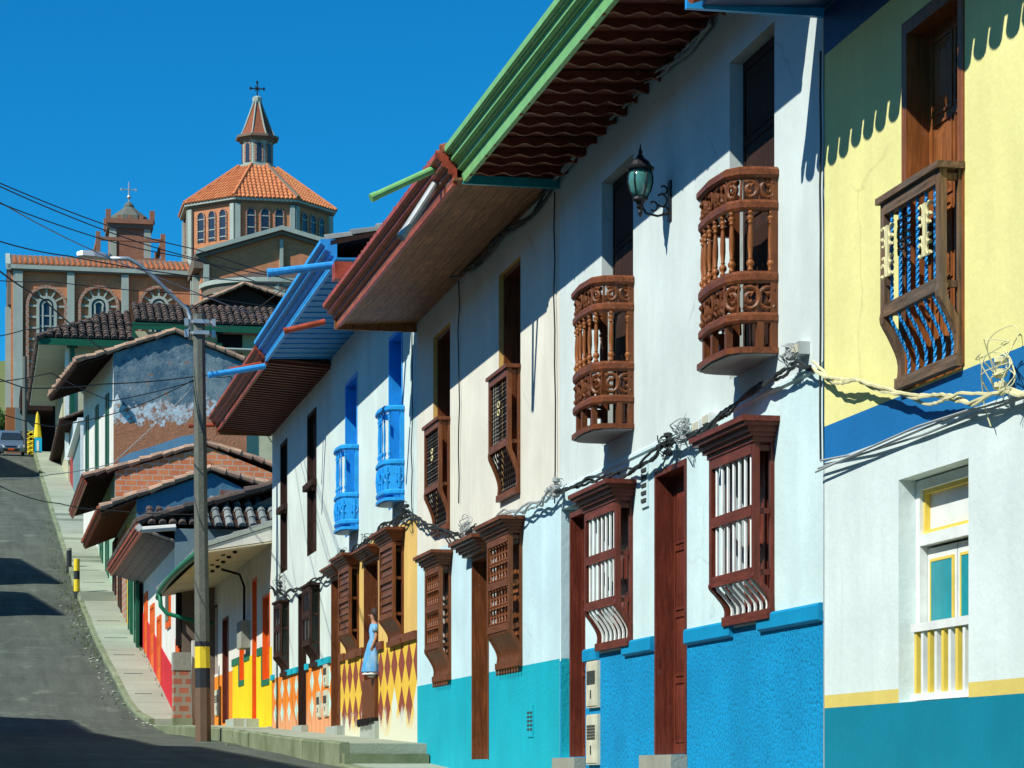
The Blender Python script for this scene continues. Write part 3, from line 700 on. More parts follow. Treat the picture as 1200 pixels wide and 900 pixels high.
def cabinet(t,x0,x1,z0,z1,y0=0,nslots=5,lab=None):
    mb=MB(); mb.box(x0,x1,y0-.035,y0-.001,z0,z1); mb.box(x0+.02,x1-.02,y0-.045,y0-.035,z0+.02,z1-.02)
    g=build(mb,'meter_cabinet',M['cabinet'],t,label=lab); k=MB(); H=z1-z0
    for i in range(nslots):
        z=z0+H*(.5+.3*i/nslots); k.box(x0+.06,x1-.06,y0-.049,y0-.0451,z,z+.025)
    k.box((x0+x1)/2-.01,(x0+x1)/2+.01,y0-.055,y0-.0451,z0+H*.2,z0+H*.38)
    build(k,'vent_slots',M['slot'],t,g); return g
def arcbar(): pass

# ---------------------------------------------------------------- terrain, road, pavements
ss=[-60,-30,-10,0]+[float(i) for i in range(4,240,4)]+[250,270,300,350,420,500,700,1100,1600]
def grid(ys,off,jit=0,extra=()):
    mb=MB(); s_=sorted(set(ss)|set(extra)); n=len(ys)
    for s in s_:
        for y in ys:
            yy=y(s) if callable(y) else y
            mb.v.append((-s,yy,road(s)+(off(s,yy) if callable(off) else off)))
    for i in range(len(s_)-1):
        for k in range(n-1): mb.f.append((i*n+k,i*n+k+1,(i+1)*n+k+1,(i+1)*n+k)); mb.m.append(0)
    return mb
def toff(s,y):
    e=-.06
    if s<240 and y>16: e-= (y-16)*.05
    if s<240 and y<-24: e-= (-24-y)*.04
    if s>240: e+= 2*math.sin(y*.03+s*.02)
    return e
struct(grid([-1500,-500,-200,-90,-60,-45,-35,-24,-16,-9.2,0,8,16,30,50,90,200,500,1500],toff),'terrain',M['earth'])
struct(grid([-600,-200,-90,-50,-35,-25,-15,-5,5,20,50,120,400],lambda s,y: toff(s,y)+.05 if s>236 else -9),'hill',M['grass'])
KP=[(-60,-1.15),(38,-1.30),(58,-1.30),(70,-1.6),(74,-2.15),(90,-2.5),(105,-2.6),(160,-2.7),(176,-2.7),(240,-2.7)]
def kerb(s): return lerp_t(KP,s)
rd=MB(); rs=[s for s in ss if s<=236]; ny=9
for s in rs:
    for k in range(ny):
        y=-9.0+(kerb(s)+9.0)*k/(ny-1); rd.v.append((-s,y,road(s)+.02*math.sin(k/(ny-1)*math.pi)+.012*math.sin(s*.7+k)))
for i in range(len(rs)-1):
    for k in range(ny-1): rd.f.append((i*ny+k,i*ny+k+1,(i+1)*ny+k+1,(i+1)*ny+k)); rd.m.append(0)
struct(rd,'road',M['road'],smooth=True)
# near pavement: raised kerbed walk, lower in front of the nearest houses
def walk(s0,s1,hf,y_in,name='pavement',step=2.0,kw=.16):
    mb=MB(); n=max(1,int((s1-s0)/step)); S_=[s0+(s1-s0)*i/n for i in range(n+1)]
    for a,b_ in zip(S_,S_[1:]):
        ka,kb=kerb(a),kerb(b_); ya=y_in(a) if callable(y_in) else y_in; yb=y_in(b_) if callable(y_in) else y_in
        pa=[(-a,ka+kw,road(a)-.5),(-a,ya,road(a)-.5),(-a,ya,hf(a)),(-a,ka+kw,hf(a))]; pb=[(-b_,kb+kw,road(b_)-.5),(-b_,yb,road(b_)-.5),(-b_,yb,hf(b_)),(-b_,kb+kw,hf(b_))]
        mb.prism(pa,pb,0)
    struct(mb,name,M['walk'])
    mb=MB()
    for a,b_ in zip(S_,S_[1:]):
        g=.012; a2,b2=a+g,b_-g; ka,kb=kerb(a),kerb(b_); j=random.uniform(-.012,.012)
        mb.prism([(-a2,ka+j,road(a)-.5),(-a2,ka+kw-.004,road(a)-.5),(-a2,ka+kw-.004,hf(a2)+.008+j),(-a2,ka+j+.02,hf(a2)+.004+j),(-a2,ka+j,hf(a2)-.02+j)],[(-b2,kb+j,road(b_)-.5),(-b2,kb+kw-.004,road(b_)-.5),(-b2,kb+kw-.004,hf(b2)+.008+j),(-b2,kb+j+.02,hf(b2)+.004+j),(-b2,kb+j,hf(b2)-.02+j)])
    struct(mb,'kerb',M['kerb'])
walk(-8,37.0,lambda s: road(s)+.06,0.0)
walk(37.05,58.0,lambda s: .42+(s-37)*.0285,0.0)
walk(58.02,71.2,lambda s: 1.02+(s-58)*.022,0.0)
for a,b_ in ((71.3,86),(86.03,101),(101.03,112),(112.03,130),(130.03,176)):
    walk(a,b_,lambda s: road(s)+.14+(.12 if s>101 else 0),-.86,step=1.8)
# landings across the steep pavement
for s in (99.5,100.6,111.5,112.8,120,128.5,131):
    mb=MB(); mb.box(-s-.5,-s+.15,kerb(s)+.05,-1.02,road(s)-.3,road(s)+.34); struct(mb,'pavement_step',M['walk'])
mb=MB(); mb.box(-37.0,-36.72,-1.26,-.02,-.3,.27); struct(mb,'pavement_step',M['kerb'])
mb=MB()
for s in (76.5,80.6,84.8,89.0,93.5,104.5,108.5): mb.box(-s-.06,-s+.06,kerb(s)+.35,-1.35,road(s)+.10,road(s)+.146+(.12 if s>101 else 0))
struct(mb,'drain_slot',M['slot'])
# loose stone block lying against the kerb, rubble in the gutter
mb=MB(); mb.exx([(0,0),(0,.16),(.1,.22),(.34,.2),(.4,0)],0,1.5)
o=solo(MB().exx([(-1.62,.28),(-1.6,.5),(-1.5,.58),(-1.33,.58),(-1.31,.28)],-53.5,-51.6),'stone_block',M['kerb'],'loose weathered stone block set against the kerb beside the striped pole','stone block')
mb=MB(); random.seed(3)
for i in range(70):
    s=random.uniform(70,100)**1; s=70+30*(random.random()**1.4); y=kerb(s)-abs(random.gauss(0,.28))-.05; r=random.uniform(.02,.075)
    mb.lathe([(r*.6,road(s)-.01),(r,road(s)+r*.4),(r*.5,road(s)+r*.8)],-s,y,5,ph=random.random()*6)
struct(mb,'gravel',M['walk'],kind='stuff')
mb=MB(); random.seed(5)
for i in range(800):
    s=random.choice([random.uniform(84,112),random.uniform(74,130)]); y=kerb(s)-abs(random.gauss(0,.33))-.02
    if random.random()<.2: y=-1.0-random.random()*.12
    h=random.uniform(.04,.16); a=random.random()*6.28; dx,dy=math.cos(a)*.02,math.sin(a)*.02; z=road(s)+(.14 if y>kerb(s) else 0)
    mb.add([(-s-dx,y-dy,z),(-s+dx,y+dy,z),(-s+random.gauss(0,.04),y+random.gauss(0,.04),z+h)],[(0,1,2)])
struct(mb,'weeds',M['weeds'],kind='stuff')
# ---------------------------------------------------------------- HOUSE A : yellow, blue and white house (nearest)
def zoneb(*z): return list(z)
random.seed(11)
XA0=S(966); XA1=-9.0
t=T('house','house with yellow upper wall, blue band and white lower wall over a teal dado','house',(XA0,0,-.3))
ops=[dict(x0=S(1058),x1=S(1130.5),z0=2.72,z1=5.35,rm=3),dict(x0=S(1053),x1=S(1135),z0=.5,z1=2.1,rm=2),
     dict(x0=-14.2,x1=-13.1,z0=2.72,z1=5.35,rm=3),dict(x0=-14.4,x1=-13.0,z0=-.45,z1=2.1,rm=2)]
body(t,XA0+.004,XA1,-1.6,5.95,ops,[(.5,0),(.6,1),(2.42,2),(2.7,4),(5.6,3),(6,5)],[M['teal_dado'],M['yellow_stripe'],M['white_a'],M['yellow_wall'],M['blue_band'],M['deep_blue']],hr=7.7)
roof(t,XA0,XA1,1.02,6.06,22,tm='clay',r=.10)
soffit(t,XA0,XA1,1.0,5.92,M['deep_blue'],'flat',h_in=5.97)
mb=MB(); x=XA0+.22
while x<XA1:
    mb.tube([(x+random.uniform(-.012,.012),-1.15-random.uniform(0,.025),5.985),(x,-.7,6.13)],[.115,.10],12); x+=.27
build(mb,'eave_tile_row',M['clay'],t)
build(MB().box(XA0-.03,XA0+.02,-1.12,-.01,5.90,6.02),'verge_board',M['blue_wood'],t)
door(t,S(1058)+.002,S(1130.5)-.002,2.74,5.35,.16,'wood_or','wood_or',4,2,knob=False,fw=.1)
door(t,-14.2,-13.1,2.74,5.35,.16,'wood_or','wood_or',4,2,knob=False,fw=.1); door(t,-14.4,-13.0,-.45,2.1,.16,'tealp','whitep',2,1)
g=bay(t,S(1130)-1.16,S(1130)-.01,2.78,3.28,4.05,.17,'twist',M['wood_oldx'],M['wood_old'],M['blue_wood'],nb=6,mids=(),cor=False,name='balcony_railing',lab='weathered timber balcony railing with blue twisted bars')
x0=S(1130)-1.16; mb=MB()
for cx in (x0+.20,x0+.93):
    for dz in (-.12,.12):
        for fx in (-1,1): scroll(mb,(cx+fx*.075,-.19,3.68+dz*1.1),(1,0,0),.045,.011,-fx); scroll(mb,(cx+fx*.07,-.19,3.68+dz*.55),(1,0,0),.03,.010,-fx)
    mb.box(cx-.025,cx+.025,-.2,-.185,3.5,3.86)
build(mb,'scroll_ornament',M['creamp'],t,g)
mb=MB()
for cx in (x0+.50,x0+.64):
    for k in range(5): mb.tube([(cx-.045,-.2,3.6+.05*k),(cx,-.22,3.63+.05*k),(cx+.045,-.2,3.6+.05*k+.03)],.01,5)
build(mb,'wire_tie',M['iron'],t,g)
# lower window with a little yellow and white fence
xa,xb=S(1053),S(1135); q=.16
mb=MB(); mb.box(xa+.002,xa+.08,q-.03,q+.08,.52,2.09); mb.box(xb-.08,xb-.002,q-.03,q+.08,.52,2.09); mb.box(xa+.08,xb-.08,q-.03,q+.08,2.02,2.09); mb.box(xa+.08,xb-.08,q-.03,q+.08,1.62,1.70); mb.box(xa+.08,xb-.08,q+.04,q+.06,1.70,2.02)
w=build(mb,'window',M['whitep'],t)
mb=MB()
for a,b_,c,d_ in ((xa+.08,xa+.11,1.70,2.02),(xb-.11,xb-.08,1.70,2.02),(xa+.11,xb-.11,1.70,1.73),(xa+.11,xb-.11,1.99,2.02)): mb.box(a,b_,q,q+.039,c,d_)
build(mb,'yellow_moulding',M['yellowp'],t,w)
def leaf(xl,xr,z0,z1,y,ang=0):
    mb=MB(); mb.box(xl,xr,y,y+.04,z0,z1); l=build(mb,'window_leaf',M['whitep'],t,w)
    for a,b_ in ((z0+.1,z0+.42),(z0+.52,z1-.1)):
        mb=MB(); mb.box(xl+.09,xr-.06,y-.012,y-.002,a,b_); k=build(mb,'pane',M['tealp'],t,w)
        mb=MB(); 
        for p in ((xl+.07,xl+.09,a,b_),(xr-.06,xr-.04,a,b_),(xl+.07,xr-.04,a-.02,a),(xl+.07,xr-.04,b_,b_+.02)): mb.box(p[0],p[1],y-.016,y-.002,p[2],p[3])
        build(mb,'yellow_moulding',M['yellowp'],t,w)
xm=(xa+xb)/2
leaf(xa+.09,xm-.02,.54,1.60,q+.03); leaf(xm+.0,xb-.09,.54,1.60,q+.03)
mb=MB(); mb.box(xa+.08,xb-.08,q-.10,q-.03,1.0,1.06); mb.box(xa+.08,xb-.08,q-.10,q-.03,.51,.56); build(mb,'fence_rail',M['whitep'],t,w)
for i in range(9):
    x=xa+.14+(xb-xa-.28)*i/8; build(MB().box(x-.022,x+.022,q-.085,q-.045,.56,1.0),'fence_bar',M['yellowp'] if i%2==0 else M['whitep'],t,w)
# ---------------------------------------------------------------- HOUSE B : white house with blue stucco base, carved balconies
random.seed(12)
XB0=S(656); XB1=S(965)
t=T('house','white two-storey house with rough bright blue base, bowed carved balconies and green gutter','house',(XB0,0,-.2))
B1=(S(908)-1.33,S(908)); B2=(S(742)-1.37,S(742))
ops=[dict(x0=S(657.5),x1=S(686),z0=.17,z1=2.97,rm=4,zones=[(1.29,5),(9,4)]),dict(x0=S(768),x1=S(805),z0=.17,z1=2.93,rm=2),
     dict(x0=B1[0]+.1,x1=B1[1]-.06,z0=1.32,z1=2.88,rm=2),dict(x0=B2[0]+.1,x1=B2[1]-.06,z0=1.32,z1=2.88,rm=2),
     dict(x0=S(855),x1=S(907.5),z0=3.45,z1=6.24,rm=3),dict(x0=S(705),x1=S(742),z0=3.45,z1=6.24,rm=3)]
body(t,XB0+.003,XB1-.003,-1.6,6.9,ops,[(1.26,0),(3.18,2),(9,3)],[M['blue_stucco'],M['blue_sill'],M['ice'],M['white_b'],M['ice_c'],M['turq']],hr=8.6)
roof(t,XB0,XB1,1.14,7.02,22)
soffit(t,XB0,XB1,1.12,6.68,M['soffit_b'],'scallop',h_in=6.74,mat2=M['wood_or'])
build(MB().box(XB0-.02,XB0+.03,-1.12,-.01,6.62,6.72),'verge_board',M['tealp'],t)
fascia(t,XB0-.05,XB1,1.12,6.64,7.05,M['gut_green'])
spout(t,SP(527,190,29.3),SP(435,232,29.0),.045,M['gut_green'])
mb=MB()   # projecting sill band of the dado, broken by the doors and windows
for a,b_ in ((S(686)+.03,S(703)),(B2[1]-.32,S(768)-.03),(S(805)+.03,B1[0]+.15),(B1[1]-.38,XB1-.01)):
    mb.exx([(-.045,1.2),(-.001,1.18),(-.001,1.33),(-.03,1.33),(-.045,1.31)],a,b_)
build(mb,'sill_band',M['blue_sill'],t)
mb=MB(); mb.exx([(-.02,3.17),(-.001,3.15),(-.001,3.22),(-.02,3.2)],XB0+.02,XB1-.01); build(mb,'string_course',M['ice'],t)
build(MB().box(S(768)-.02,S(805)+.02,-.16,.0-.002,-.4,.165).box(S(657.5)+.1,S(686)+.02,-.13,-.002,-.4,.16),'doorstep',M['concrete'],t)
build(MB().box(S(735),XB1-.01,-.03,-.002,-.9,-.12),'plinth',M['blue_sill'],t)
door(t,S(768),S(805),.17,2.93,.17,'wood_red','wood_red',4,1)
door(t,S(657.5)+.33,S(686),.17,2.90,.15,'wood_red','wood_red',3,1,proud=-.02)
for (a,b_),m_ in ((B1,1.66),(B2,1.74)):
    bay(t,a,b_,1.33,m_,2.74,.18,'white',M['wood_red2'],M['wood_red'],M['whitep'],nb=7,mids=(.48,),lab='dark red wooden bay grille with white bars curving in at the foot')
    shutter(t,a+.1,b_-.06,1.32,2.88,'wood_red',.13,2,3)
for a,b_ in ((S(855),S(907.5)),(S(705),S(742))):
    door(t,a,b_,3.45,6.24,.12,'wood_dk','wood_dk',4,1,jamb=False,knob=False,fw=.01)
for xr in (912,743): balcony(t,S(xr)-1.13,S(xr)-.02,3.46,5.0,.38,lab='bowed carved wooden balcony with turned balusters')
xv=S(757); mb=MB(); mb.box(xv-.13,xv+.13,-.02,-.001,2.62,3.05); gq=build(mb,'wall_vent',M['ice'],t)
mb=MB()
for k in range(5): mb.box(xv-.09,xv+.09,-.03,-.0205,2.67+.075*k,2.705+.075*k)
build(mb,'vent_slots',M['slot'],t,gq)
for a,b_ in ((.69,1.19),(.08,.62)): cabinet(t,S(691),S(703.6),a,b_)
# ---------------------------------------------------------------- HOUSE C : cream over turquoise
random.seed(13)
XC0=S(489); XC1=S(656)
t=T('house','cream house with turquoise base, flush iron balcony grilles and red gutter','house',(XC0,0,.1))
ops=[dict(x0=S(553.5),x1=S(573),z0=.17,z1=2.86,rm=1),dict(x0=S(612.5)-1.30,x1=S(612.5)-.06,z0=1.32,z1=2.85,rm=1),dict(x0=S(529)-1.1,x1=S(529)-.06,z0=1.32,z1=2.85,rm=1),
     dict(x0=S(584.5),x1=S(610),z0=3.45,z1=6.29,rm=3),dict(x0=S(507.7),x1=S(527.5),z0=3.45,z1=6.29,rm=3)]
body(t,XC0+.003,XC1-.003,-1.3,6.86,ops,[(1.29,0),(3.2,1),(9,2)],[M['turq'],M['ice_c'],M['cream'],M['amber']],hr=8.5)
roof(t,XC0,XC1,1.27,6.98,21)
soffit(t,XC0,XC1,1.22,6.66,M['soffit_c'],'flat',h_in=6.74)
fascia(t,XC0-.05,XC1-.08,1.22,6.62,6.98,M['gut_red'])
build(MB().box(XC0-.04,XC0+.01,-1.25,-.01,6.6,6.86),'verge_board',M['soffit_c'],t)
spout(t,SP(518,204,29.6),SP(470,278,29.3),.05,M['silver'])
spout(t,SP(381,377,38.1),SP(333,388,38.0),.045,M['gut_red'])
door(t,S(553.5),S(573),.17,2.86,.24,'wood_or','wood',4,1)
mb=MB()
cornice(t,t.o,S(553.5)-.12,S(573)+.05,.1,2.86,M['wood_h'],.2,.16)
bay(t,S(612.5)-1.37,S(612.5),1.34,1.78,2.9,.17,'spindle',M['wood_h'],M['wood'],M['wood'],nb=7,mids=(.48,),lab='brown bay grille of turned spindles with slatted belly')
bay(t,S(529)-1.2,S(529),1.34,1.78,2.89,.17,'spindle',M['wood_h'],M['wood'],M['wood'],nb=7,mids=(.48,),lab='brown bay grille of turned spindles with slatted belly')
for xr,w in ((612.5,1.3),(529,1.1)): shutter(t,S(xr)-w,S(xr)-.06,1.32,2.85,'wood_or',.12,2,3)
for a,b_ in ((S(584.5),S(610)),(S(507.7),S(527.5))):
    door(t,a,b_,3.45,6.29,.26,'wood_or','wood',4,1,knob=False,fw=.05,jamb=True,proud=-.06)
    bay(t,b_-1.2,b_+.0,3.45,4.03,4.92,.16,'twist',M['wood_h'],M['wood'],M['iron'],nb=8,mids=(),cor=False,name='balcony_railing',lab='brown balcony railing with black twisted iron bars')
    mb=MB(); xm=b_-.6
    for fx in (-1,1):
        for dz in (-.05,.05): scroll(mb,(xm+fx*.03,-.15,4.5+dz),(1,0,0),.035,.007,fx)
    build(mb,'scroll_ornament',M['creamp'],t)
xv=S(622); mb=MB(); mb.box(xv-.16,xv+.16,-.012,-.001,.42,.80); gq=build(mb,'wall_vent',M['turq'],t); mb=MB()
for sx in (-.08,.08):
    for k in range(5): mb.box(xv+sx-.055,xv+sx+.055,-.018,-.0125,.5+.05*k,.525+.05*k)
build(mb,'vent_slots',M['slot'],t,gq)
# ---------------------------------------------------------------- HOUSE D : pale upper wall, blue balconies, amber below
random.seed(14)
XD0=S(388); XD1=S(489)
t=T('house','pale mint house with blue balconies over an amber ground floor with maroon diamonds','house',(XD0,0,.5))
ops=[dict(x0=S(388.6),x1=S(399),z0=.85,z1=3.6,rm=2),dict(x0=S(427),x1=S(443.5),z0=.85,z1=3.58,rm=1),
     dict(x0=S(421)-1.25,x1=S(421)-.05,z0=2.12,z1=3.5,rm=1),dict(x0=S(473.5)-1.25,x1=S(473.5)-.05,z0=2.12,z1=3.5,rm=1),
     dict(x0=S(456),x1=S(472),z0=4.2,z1=6.95,rm=3),dict(x0=S(405),x1=S(419),z0=4.2,z1=6.95,rm=3)]
body(t,XD0+.003,XD1-.003,-.6,7.85,ops,[(2.08,0),(3.86,1),(9,2)],[M['dia_d'],M['amber'],M['mint'],M['blue_wood']],hr=8.9)
roof(t,XD0-.1,XD1-.3,1.27,7.98,14,tm='asbestos')
soffit(t,XD0-.1,XD1-.1,1.22,7.66,M['blue_soffit'],'beads',h_in=7.70,mat2=M['gut_blue'])
fascia(t,XD0-.15,XD1-.3,1.22,7.62,8.0,M['gut_blue'])
spout(t,SP(395,310,38.6),SP(313.7,320,38.4),.06,M['gut_blue']); spout(t,SP(311,429,47.6),SP(244,440,47.4),.055,M['gut_blue'])
spout(t,SP(312,425,47.9),SP(268,434,47.7),.045,M['gut_red'])
build(MB().box(SP(401,320,38.0)[0]-.15,SP(401,320,38.0)[0]+.15,SP(401,320,38.0)[1]-.13,SP(401,320,38.0)[1]+.13,7.3,7.55),'gutter_end',M['gut_red'],t)
mb=MB()
for a,b_ in ((S(399)+.02,S(405)),(S(418)-.2,S(427)-.02),(S(443.5)+.02,S(450)),(S(472)-.35,XD1-.01)): mb.box(a,b_,-.05,-.001,2.0,2.13)
build(mb,'sill_band',M['wood_h'],t)
door(t,S(388.6),S(399),.85,3.6,.10,'wood','wood',4,1)
door(t,S(427),S(443.5),.85,3.58,.26,'wood','wood',4,1)
build(MB().box(S(427)-.05,S(443.5)+.05,-.07,-.002,.2,.84).box(S(388.6)+.02,S(399)+.4,-.12,-.002,.3,.84),'doorstep',M['ch_grey'],t)
build(MB().box(S(427)+.12,S(443.5)-.02,-.06,.12,.88,1.55),'half_door',M['wood'],t)
mb=MB(); mb.box(S(427)+.05,S(443.5)+.02,-.12,.02,.845,.9)
for i in range(16): mb.box(S(427)+.06+i*.08,S(427)+.1+i*.08,-.14,-.12,.80-.04*random.random(),.89)
build(mb,'door_mat',M['dark'],t)
cornice(t,t.o,S(388.6),S(400),.08,3.6,M['wood_h'],.16,.12); cornice(t,t.o,S(427)-.05,S(443.5)+.04,.08,3.58,M['wood_h'],.16,.12)
for xr in (421,473.5):
    bay(t,S(xr)-1.34,S(xr),2.04,2.45,3.58,.18,'louvre',M['wood_h'],M['wood'],M['wood'],nb=1,mids=(.5,),lab='brown louvred bay shutter with a scrolled foot')
    shutter(t,S(xr)-1.25,S(xr)-.05,2.12,3.5,'wood',.12,2,3)
for a,b_ in ((S(456),S(472)),(S(405),S(419))):
    door(t,a,b_,4.2,6.95,.2,'blue_wood','blue_wood',4,1,knob=False,fw=.07)
for xr in (474,420.5): balcony(t,S(xr)-1.08,S(xr)-.02,4.2,5.66,.27,'blue',('blue_wood','blue_wood'),lab='small turned baluster balcony painted bright blue',nbal=8)
build(MB().tube([(S(404),-.02,.5),(S(404),-.03,1.0)],.015,6),'pipe',M['silver'],t)
# ---------------------------------------------------------------- HOUSE G : greenish white, orange boards with pale diamonds
random.seed(15)
XG0=S(319); XG1=S(388)
t=T('house','greenish white house with dark window bays above orange boards painted with pale diamonds','house',(XG0,0,.9))
ops=[dict(x0=S(350),x1=S(359),z0=.95,z1=3.64,rm=2),dict(x0=S(339)-1.1,x1=S(339)-.05,z0=2.14,z1=3.5,rm=1),dict(x0=S(375)-1.1,x1=S(375)-.05,z0=2.14,z1=3.5,rm=1),
     dict(x0=S(360.5),x1=S(371),z0=4.3,z1=7.1,rm=1),dict(x0=S(329),x1=S(336.8),z0=4.3,z1=7.1,rm=1)]
body(t,XG0+.003,XG1-.003,-.2,7.75,ops,[(2.08,0),(9,1)],[M['dia_g'],M['greenwhite'],M['wood_dk']],hr=9.4,endm=1)
roof(t,XG0,XG1-.1,1.27,7.9,22)
soffit(t,XG0,XG1,1.22,7.6,M['soffit_g'],'joist',h_in=7.52,mat2=M['soffit_b'])
fascia(t,XG0-.05,XG1-.1,1.22,7.58,7.9,M['gut_red']); build(MB().box(XG0-.06,XG0-.005,-1.25,-.01,7.5,7.75),'verge_board',M['soffit_c'],t)
spout(t,SP(252,498,56.9),SP(221,499,56.8),.045,M['gut_red'])
mb=MB()
for a,b_ in ((XG0+.02,S(322)),(S(338)-.2,S(350)-.02),(S(359)+.02,S(362)),(S(375)-.3,XG1-.02)): mb.box(a,b_,-.05,-.001,2.04,2.16)
build(mb,'sill_band',M['turq'],t)
door(t,S(350),S(359),.95,3.64,.16,'wood_dk','wood_dk',3,1,knob=False)
for xr in (339,375): bay(t,S(xr)-1.2,S(xr),2.1,2.5,3.6,.2,'panes',M['wood_dk'],M['wood_dk'],M['wood_dk'],nb=5,mids=(.5,),cor=False,lab='dark wooden window bay with glass panes and a curled foot'); shutter(t,S(xr)-1.1,S(xr)-.05,2.14,3.5,'wood_dk',.12,2,3)
for a,b_ in ((S(360.5),S(371)),(S(329),S(336.8))):
    door(t,a,b_,4.3,7.1,.1,'wood_dk','wood_dk',4,1,knob=False,fw=.07,lab='tall narrow dark window door'); build(MB().box(a-.05,b_+.05,-.1,-.002,5.58,5.7),'lintel',M['wood_dk'],t)
cabinet(t,S(373),S(377),1.05,1.55); cabinet(t,S(381),S(385.5),1.05,1.55); cabinet(t,S(381),S(385.5),1.62,2.05)
build(MB().box(XG0-.3,XG0+.05,-.1,-.002,.7,1.02).box(S(350)+.02,S(359)+.3,-.14,-.002,.4,.94),'doorstep',M['ch_grey'],t)
# ---------------------------------------------------------------- HOUSE E : low corner house, yellow and orange
random.seed(16)
XE0=-70.8; XE1=XG0-.003
t=T('house','low corner house with yellow and orange base, cream boarded eaves and a dark green gutter','house',(XE0,0,1.1))
def hh(px,py): z=F*D/(CT*(px+30)); return (905-py)*z/F
ops=[dict(x0=S(308),x1=S(316.5),z0=hh(316,795),z1=4.05,rm=4),dict(x0=S(296),x1=S(301),z0=1.15,z1=4.6,rm=4),dict(x0=S(281),x1=S(286.6),z0=hh(286,796),z1=3.75,rm=4),
     dict(x0=S(261),x1=S(268),z0=1.3,z1=4.1,rm=5),dict(x0=S(247.6),x1=S(255),z0=2.7,z1=4.6,rm=5)]
body(t,XE0,XE1,-.1,5.15,ops,[(2.62,1),(9,0)],[M['cafe_w'],M['cafe_o'],M['cafe_y'],M['green_trim'],M['orange_wood'],M['wood_red']],hr=6.75,depth=7)
mb=MB(); xs=[S(273),S(281),S(286.6),S(296),S(301),S(308),S(316.5),XE1-.01]
zt=2.80
for a,b_ in ((S(273),S(281)),(S(286.6),S(296)),(S(301),S(308)),(S(316.5),XE1-.01)):
    mb.box(a,b_,-.012,-.001,.9,zt)
mb.box(S(281),S(286.6),-.012,-.001,.9,hh(284,797)-.02); mb.box(S(308),S(316.5),-.012,-.001,.9,hh(312,796)-.02)
build(mb,'yellow_dado',M['cafe_y'],t)
mb=MB()
for a,b_ in ((S(273)-.1,S(281)),(S(286.6),S(293)),(S(302),S(308)+.0)): mb.box(a,b_,-.03,-.0125,zt-.09,zt+.09)
for a,b_,z in ((S(281),S(286.6),hh(284,797)),(S(308),S(316.5),hh(312,796))):
    mb.box(a-.12,a-.0,-.03,-.0125,z-.14,zt-.09); mb.box(a,b_,-.03,-.0125,z-.14,z-.0)
build(mb,'green_trim',M['green_trim'],t)
door(t,S(308),S(316.5),hh(316,795),4.05,.1,'orange_wood','orange_wood',3,1,knob=False,lab='orange window with panelled shutters')
door(t,S(296),S(301),1.15,4.6,.1,'orange_wood','orange_wood',4,1,knob=False); door(t,S(281),S(286.6),hh(286,796),3.75,.08,'orange_wood','orange_wood',2,1,knob=False)
door(t,S(261),S(268),1.3,4.1,.1,'wood_red','wood_red',3,1); door(t,S(247.6),S(255),2.7,4.6,.1,'wood_red','wood_red',2,1,knob=False)
build(MB().box(S(283),S(293),-.4,-.002,1.0,1.3).box(S(301)-.02,S(304),-.3,-.002,.95,1.25),'doorstep',M['ch_grey'],t)
cabinet(t,S(253),S(258),1.55,2.25); 
mb=MB(); mb.box(S(288),S(293.5),-.22,-.002,3.0,3.65); build(mb,'meter_box',M['concrete'],t)
mb=MB(); xx=S(291); mb.tube([(xx,-.1,3.6),(xx,-.1,4.5),(xx-.1,-.2,4.8),(xx-.5,-.6,4.95)],.03,6); build(mb,'conduit',M['dark'],t)
ov=1.45
roof(t,XE0-.9,XE1-.1,ov+.05,5.02,19,ry=3.6,depth=7,tm='asbestos',r=.09)
soffit(t,XE0-.9,XE1-.02,ov,4.88,M['cream_boards'],'flat',h_in=5.12)
mb=MB()   # curved green gutter
pts=[(x,-ov-.06-.10*math.sin((x-XE0)/(XE1-XE0)*3.1),4.96-.10*(x<XE0)) for x in [XE0-.9+ (XE1-XE0+.8)*i/14 for i in range(15)]]
mb.tube(pts,.09,10); g=build(mb,'gutter',M['green_trim'],t,smooth=True)
x_=pts[1][0]; mb=MB(); mb.tube([(x_,-ov-.08,4.9),(x_,-ov-.05,4.55),(x_+.1,-ov+.1,4.35),(x_+.2,-.5,4.12),(x_+.3,-.1,4.1)],.06,8); build(mb,'downpipe',M['green_trim'],t,smooth=True)
mb=MB(); mb.exx([(-ov,4.93),(-ov,5.0),(3.4,6.62),(3.4,5.6),(0,5.17)],XE1-.14,XE1-.06); build(mb,'verge_board',M['cafe_w'],t)
mb=MB(); mb.exx([(-ov-.05,5.0),(-ov-.05,5.08),(3.4,6.72),(3.4,6.64)],XE1-.16,XE1-.03); build(mb,'verge_trim',M['ch_grey'],t)
mb=MB()
for i in range(9):
    x=XE1-.8-.7*i; build(MB().lathe([(.02,4.93),(.06,4.95),(.06,4.99)],x,-.75-.2*(i%2),6),'ceiling_lamp',M['dark'],t)
# brick stub pillar + white post at the corner
px0=SS(203.5,0,68.6)[1]; px1=SS(224,0,68.6)[1]
t=T('gate_pillar','short brick pillar with a bare concrete block on top beside the painted pole','pillar',(-68.9,(px0+px1)/2,1.1))
build(MB().box(-69.2,-68.6,px0,px1,.9,2.72),'shaft',M['pillar_brick'],t); build(MB().box(-69.22,-68.58,px0-.01,px1+.01,2.72,3.2),'cap',M['concrete'],t); build(MB().box(-69.25,-68.5,px0-.03,px1+.03,.9,1.45),'base',M['kerb'],t)
mb=MB(); w0=SS(225,0,69.3)[1]; w1=SS(231,0,69.3)[1]; mb.box(-69.5,-69.2,w0,w1,.9,3.55); solo(mb,'white_post',M['cafe_w'],'rough whitewashed post right behind the brick pillar','post')
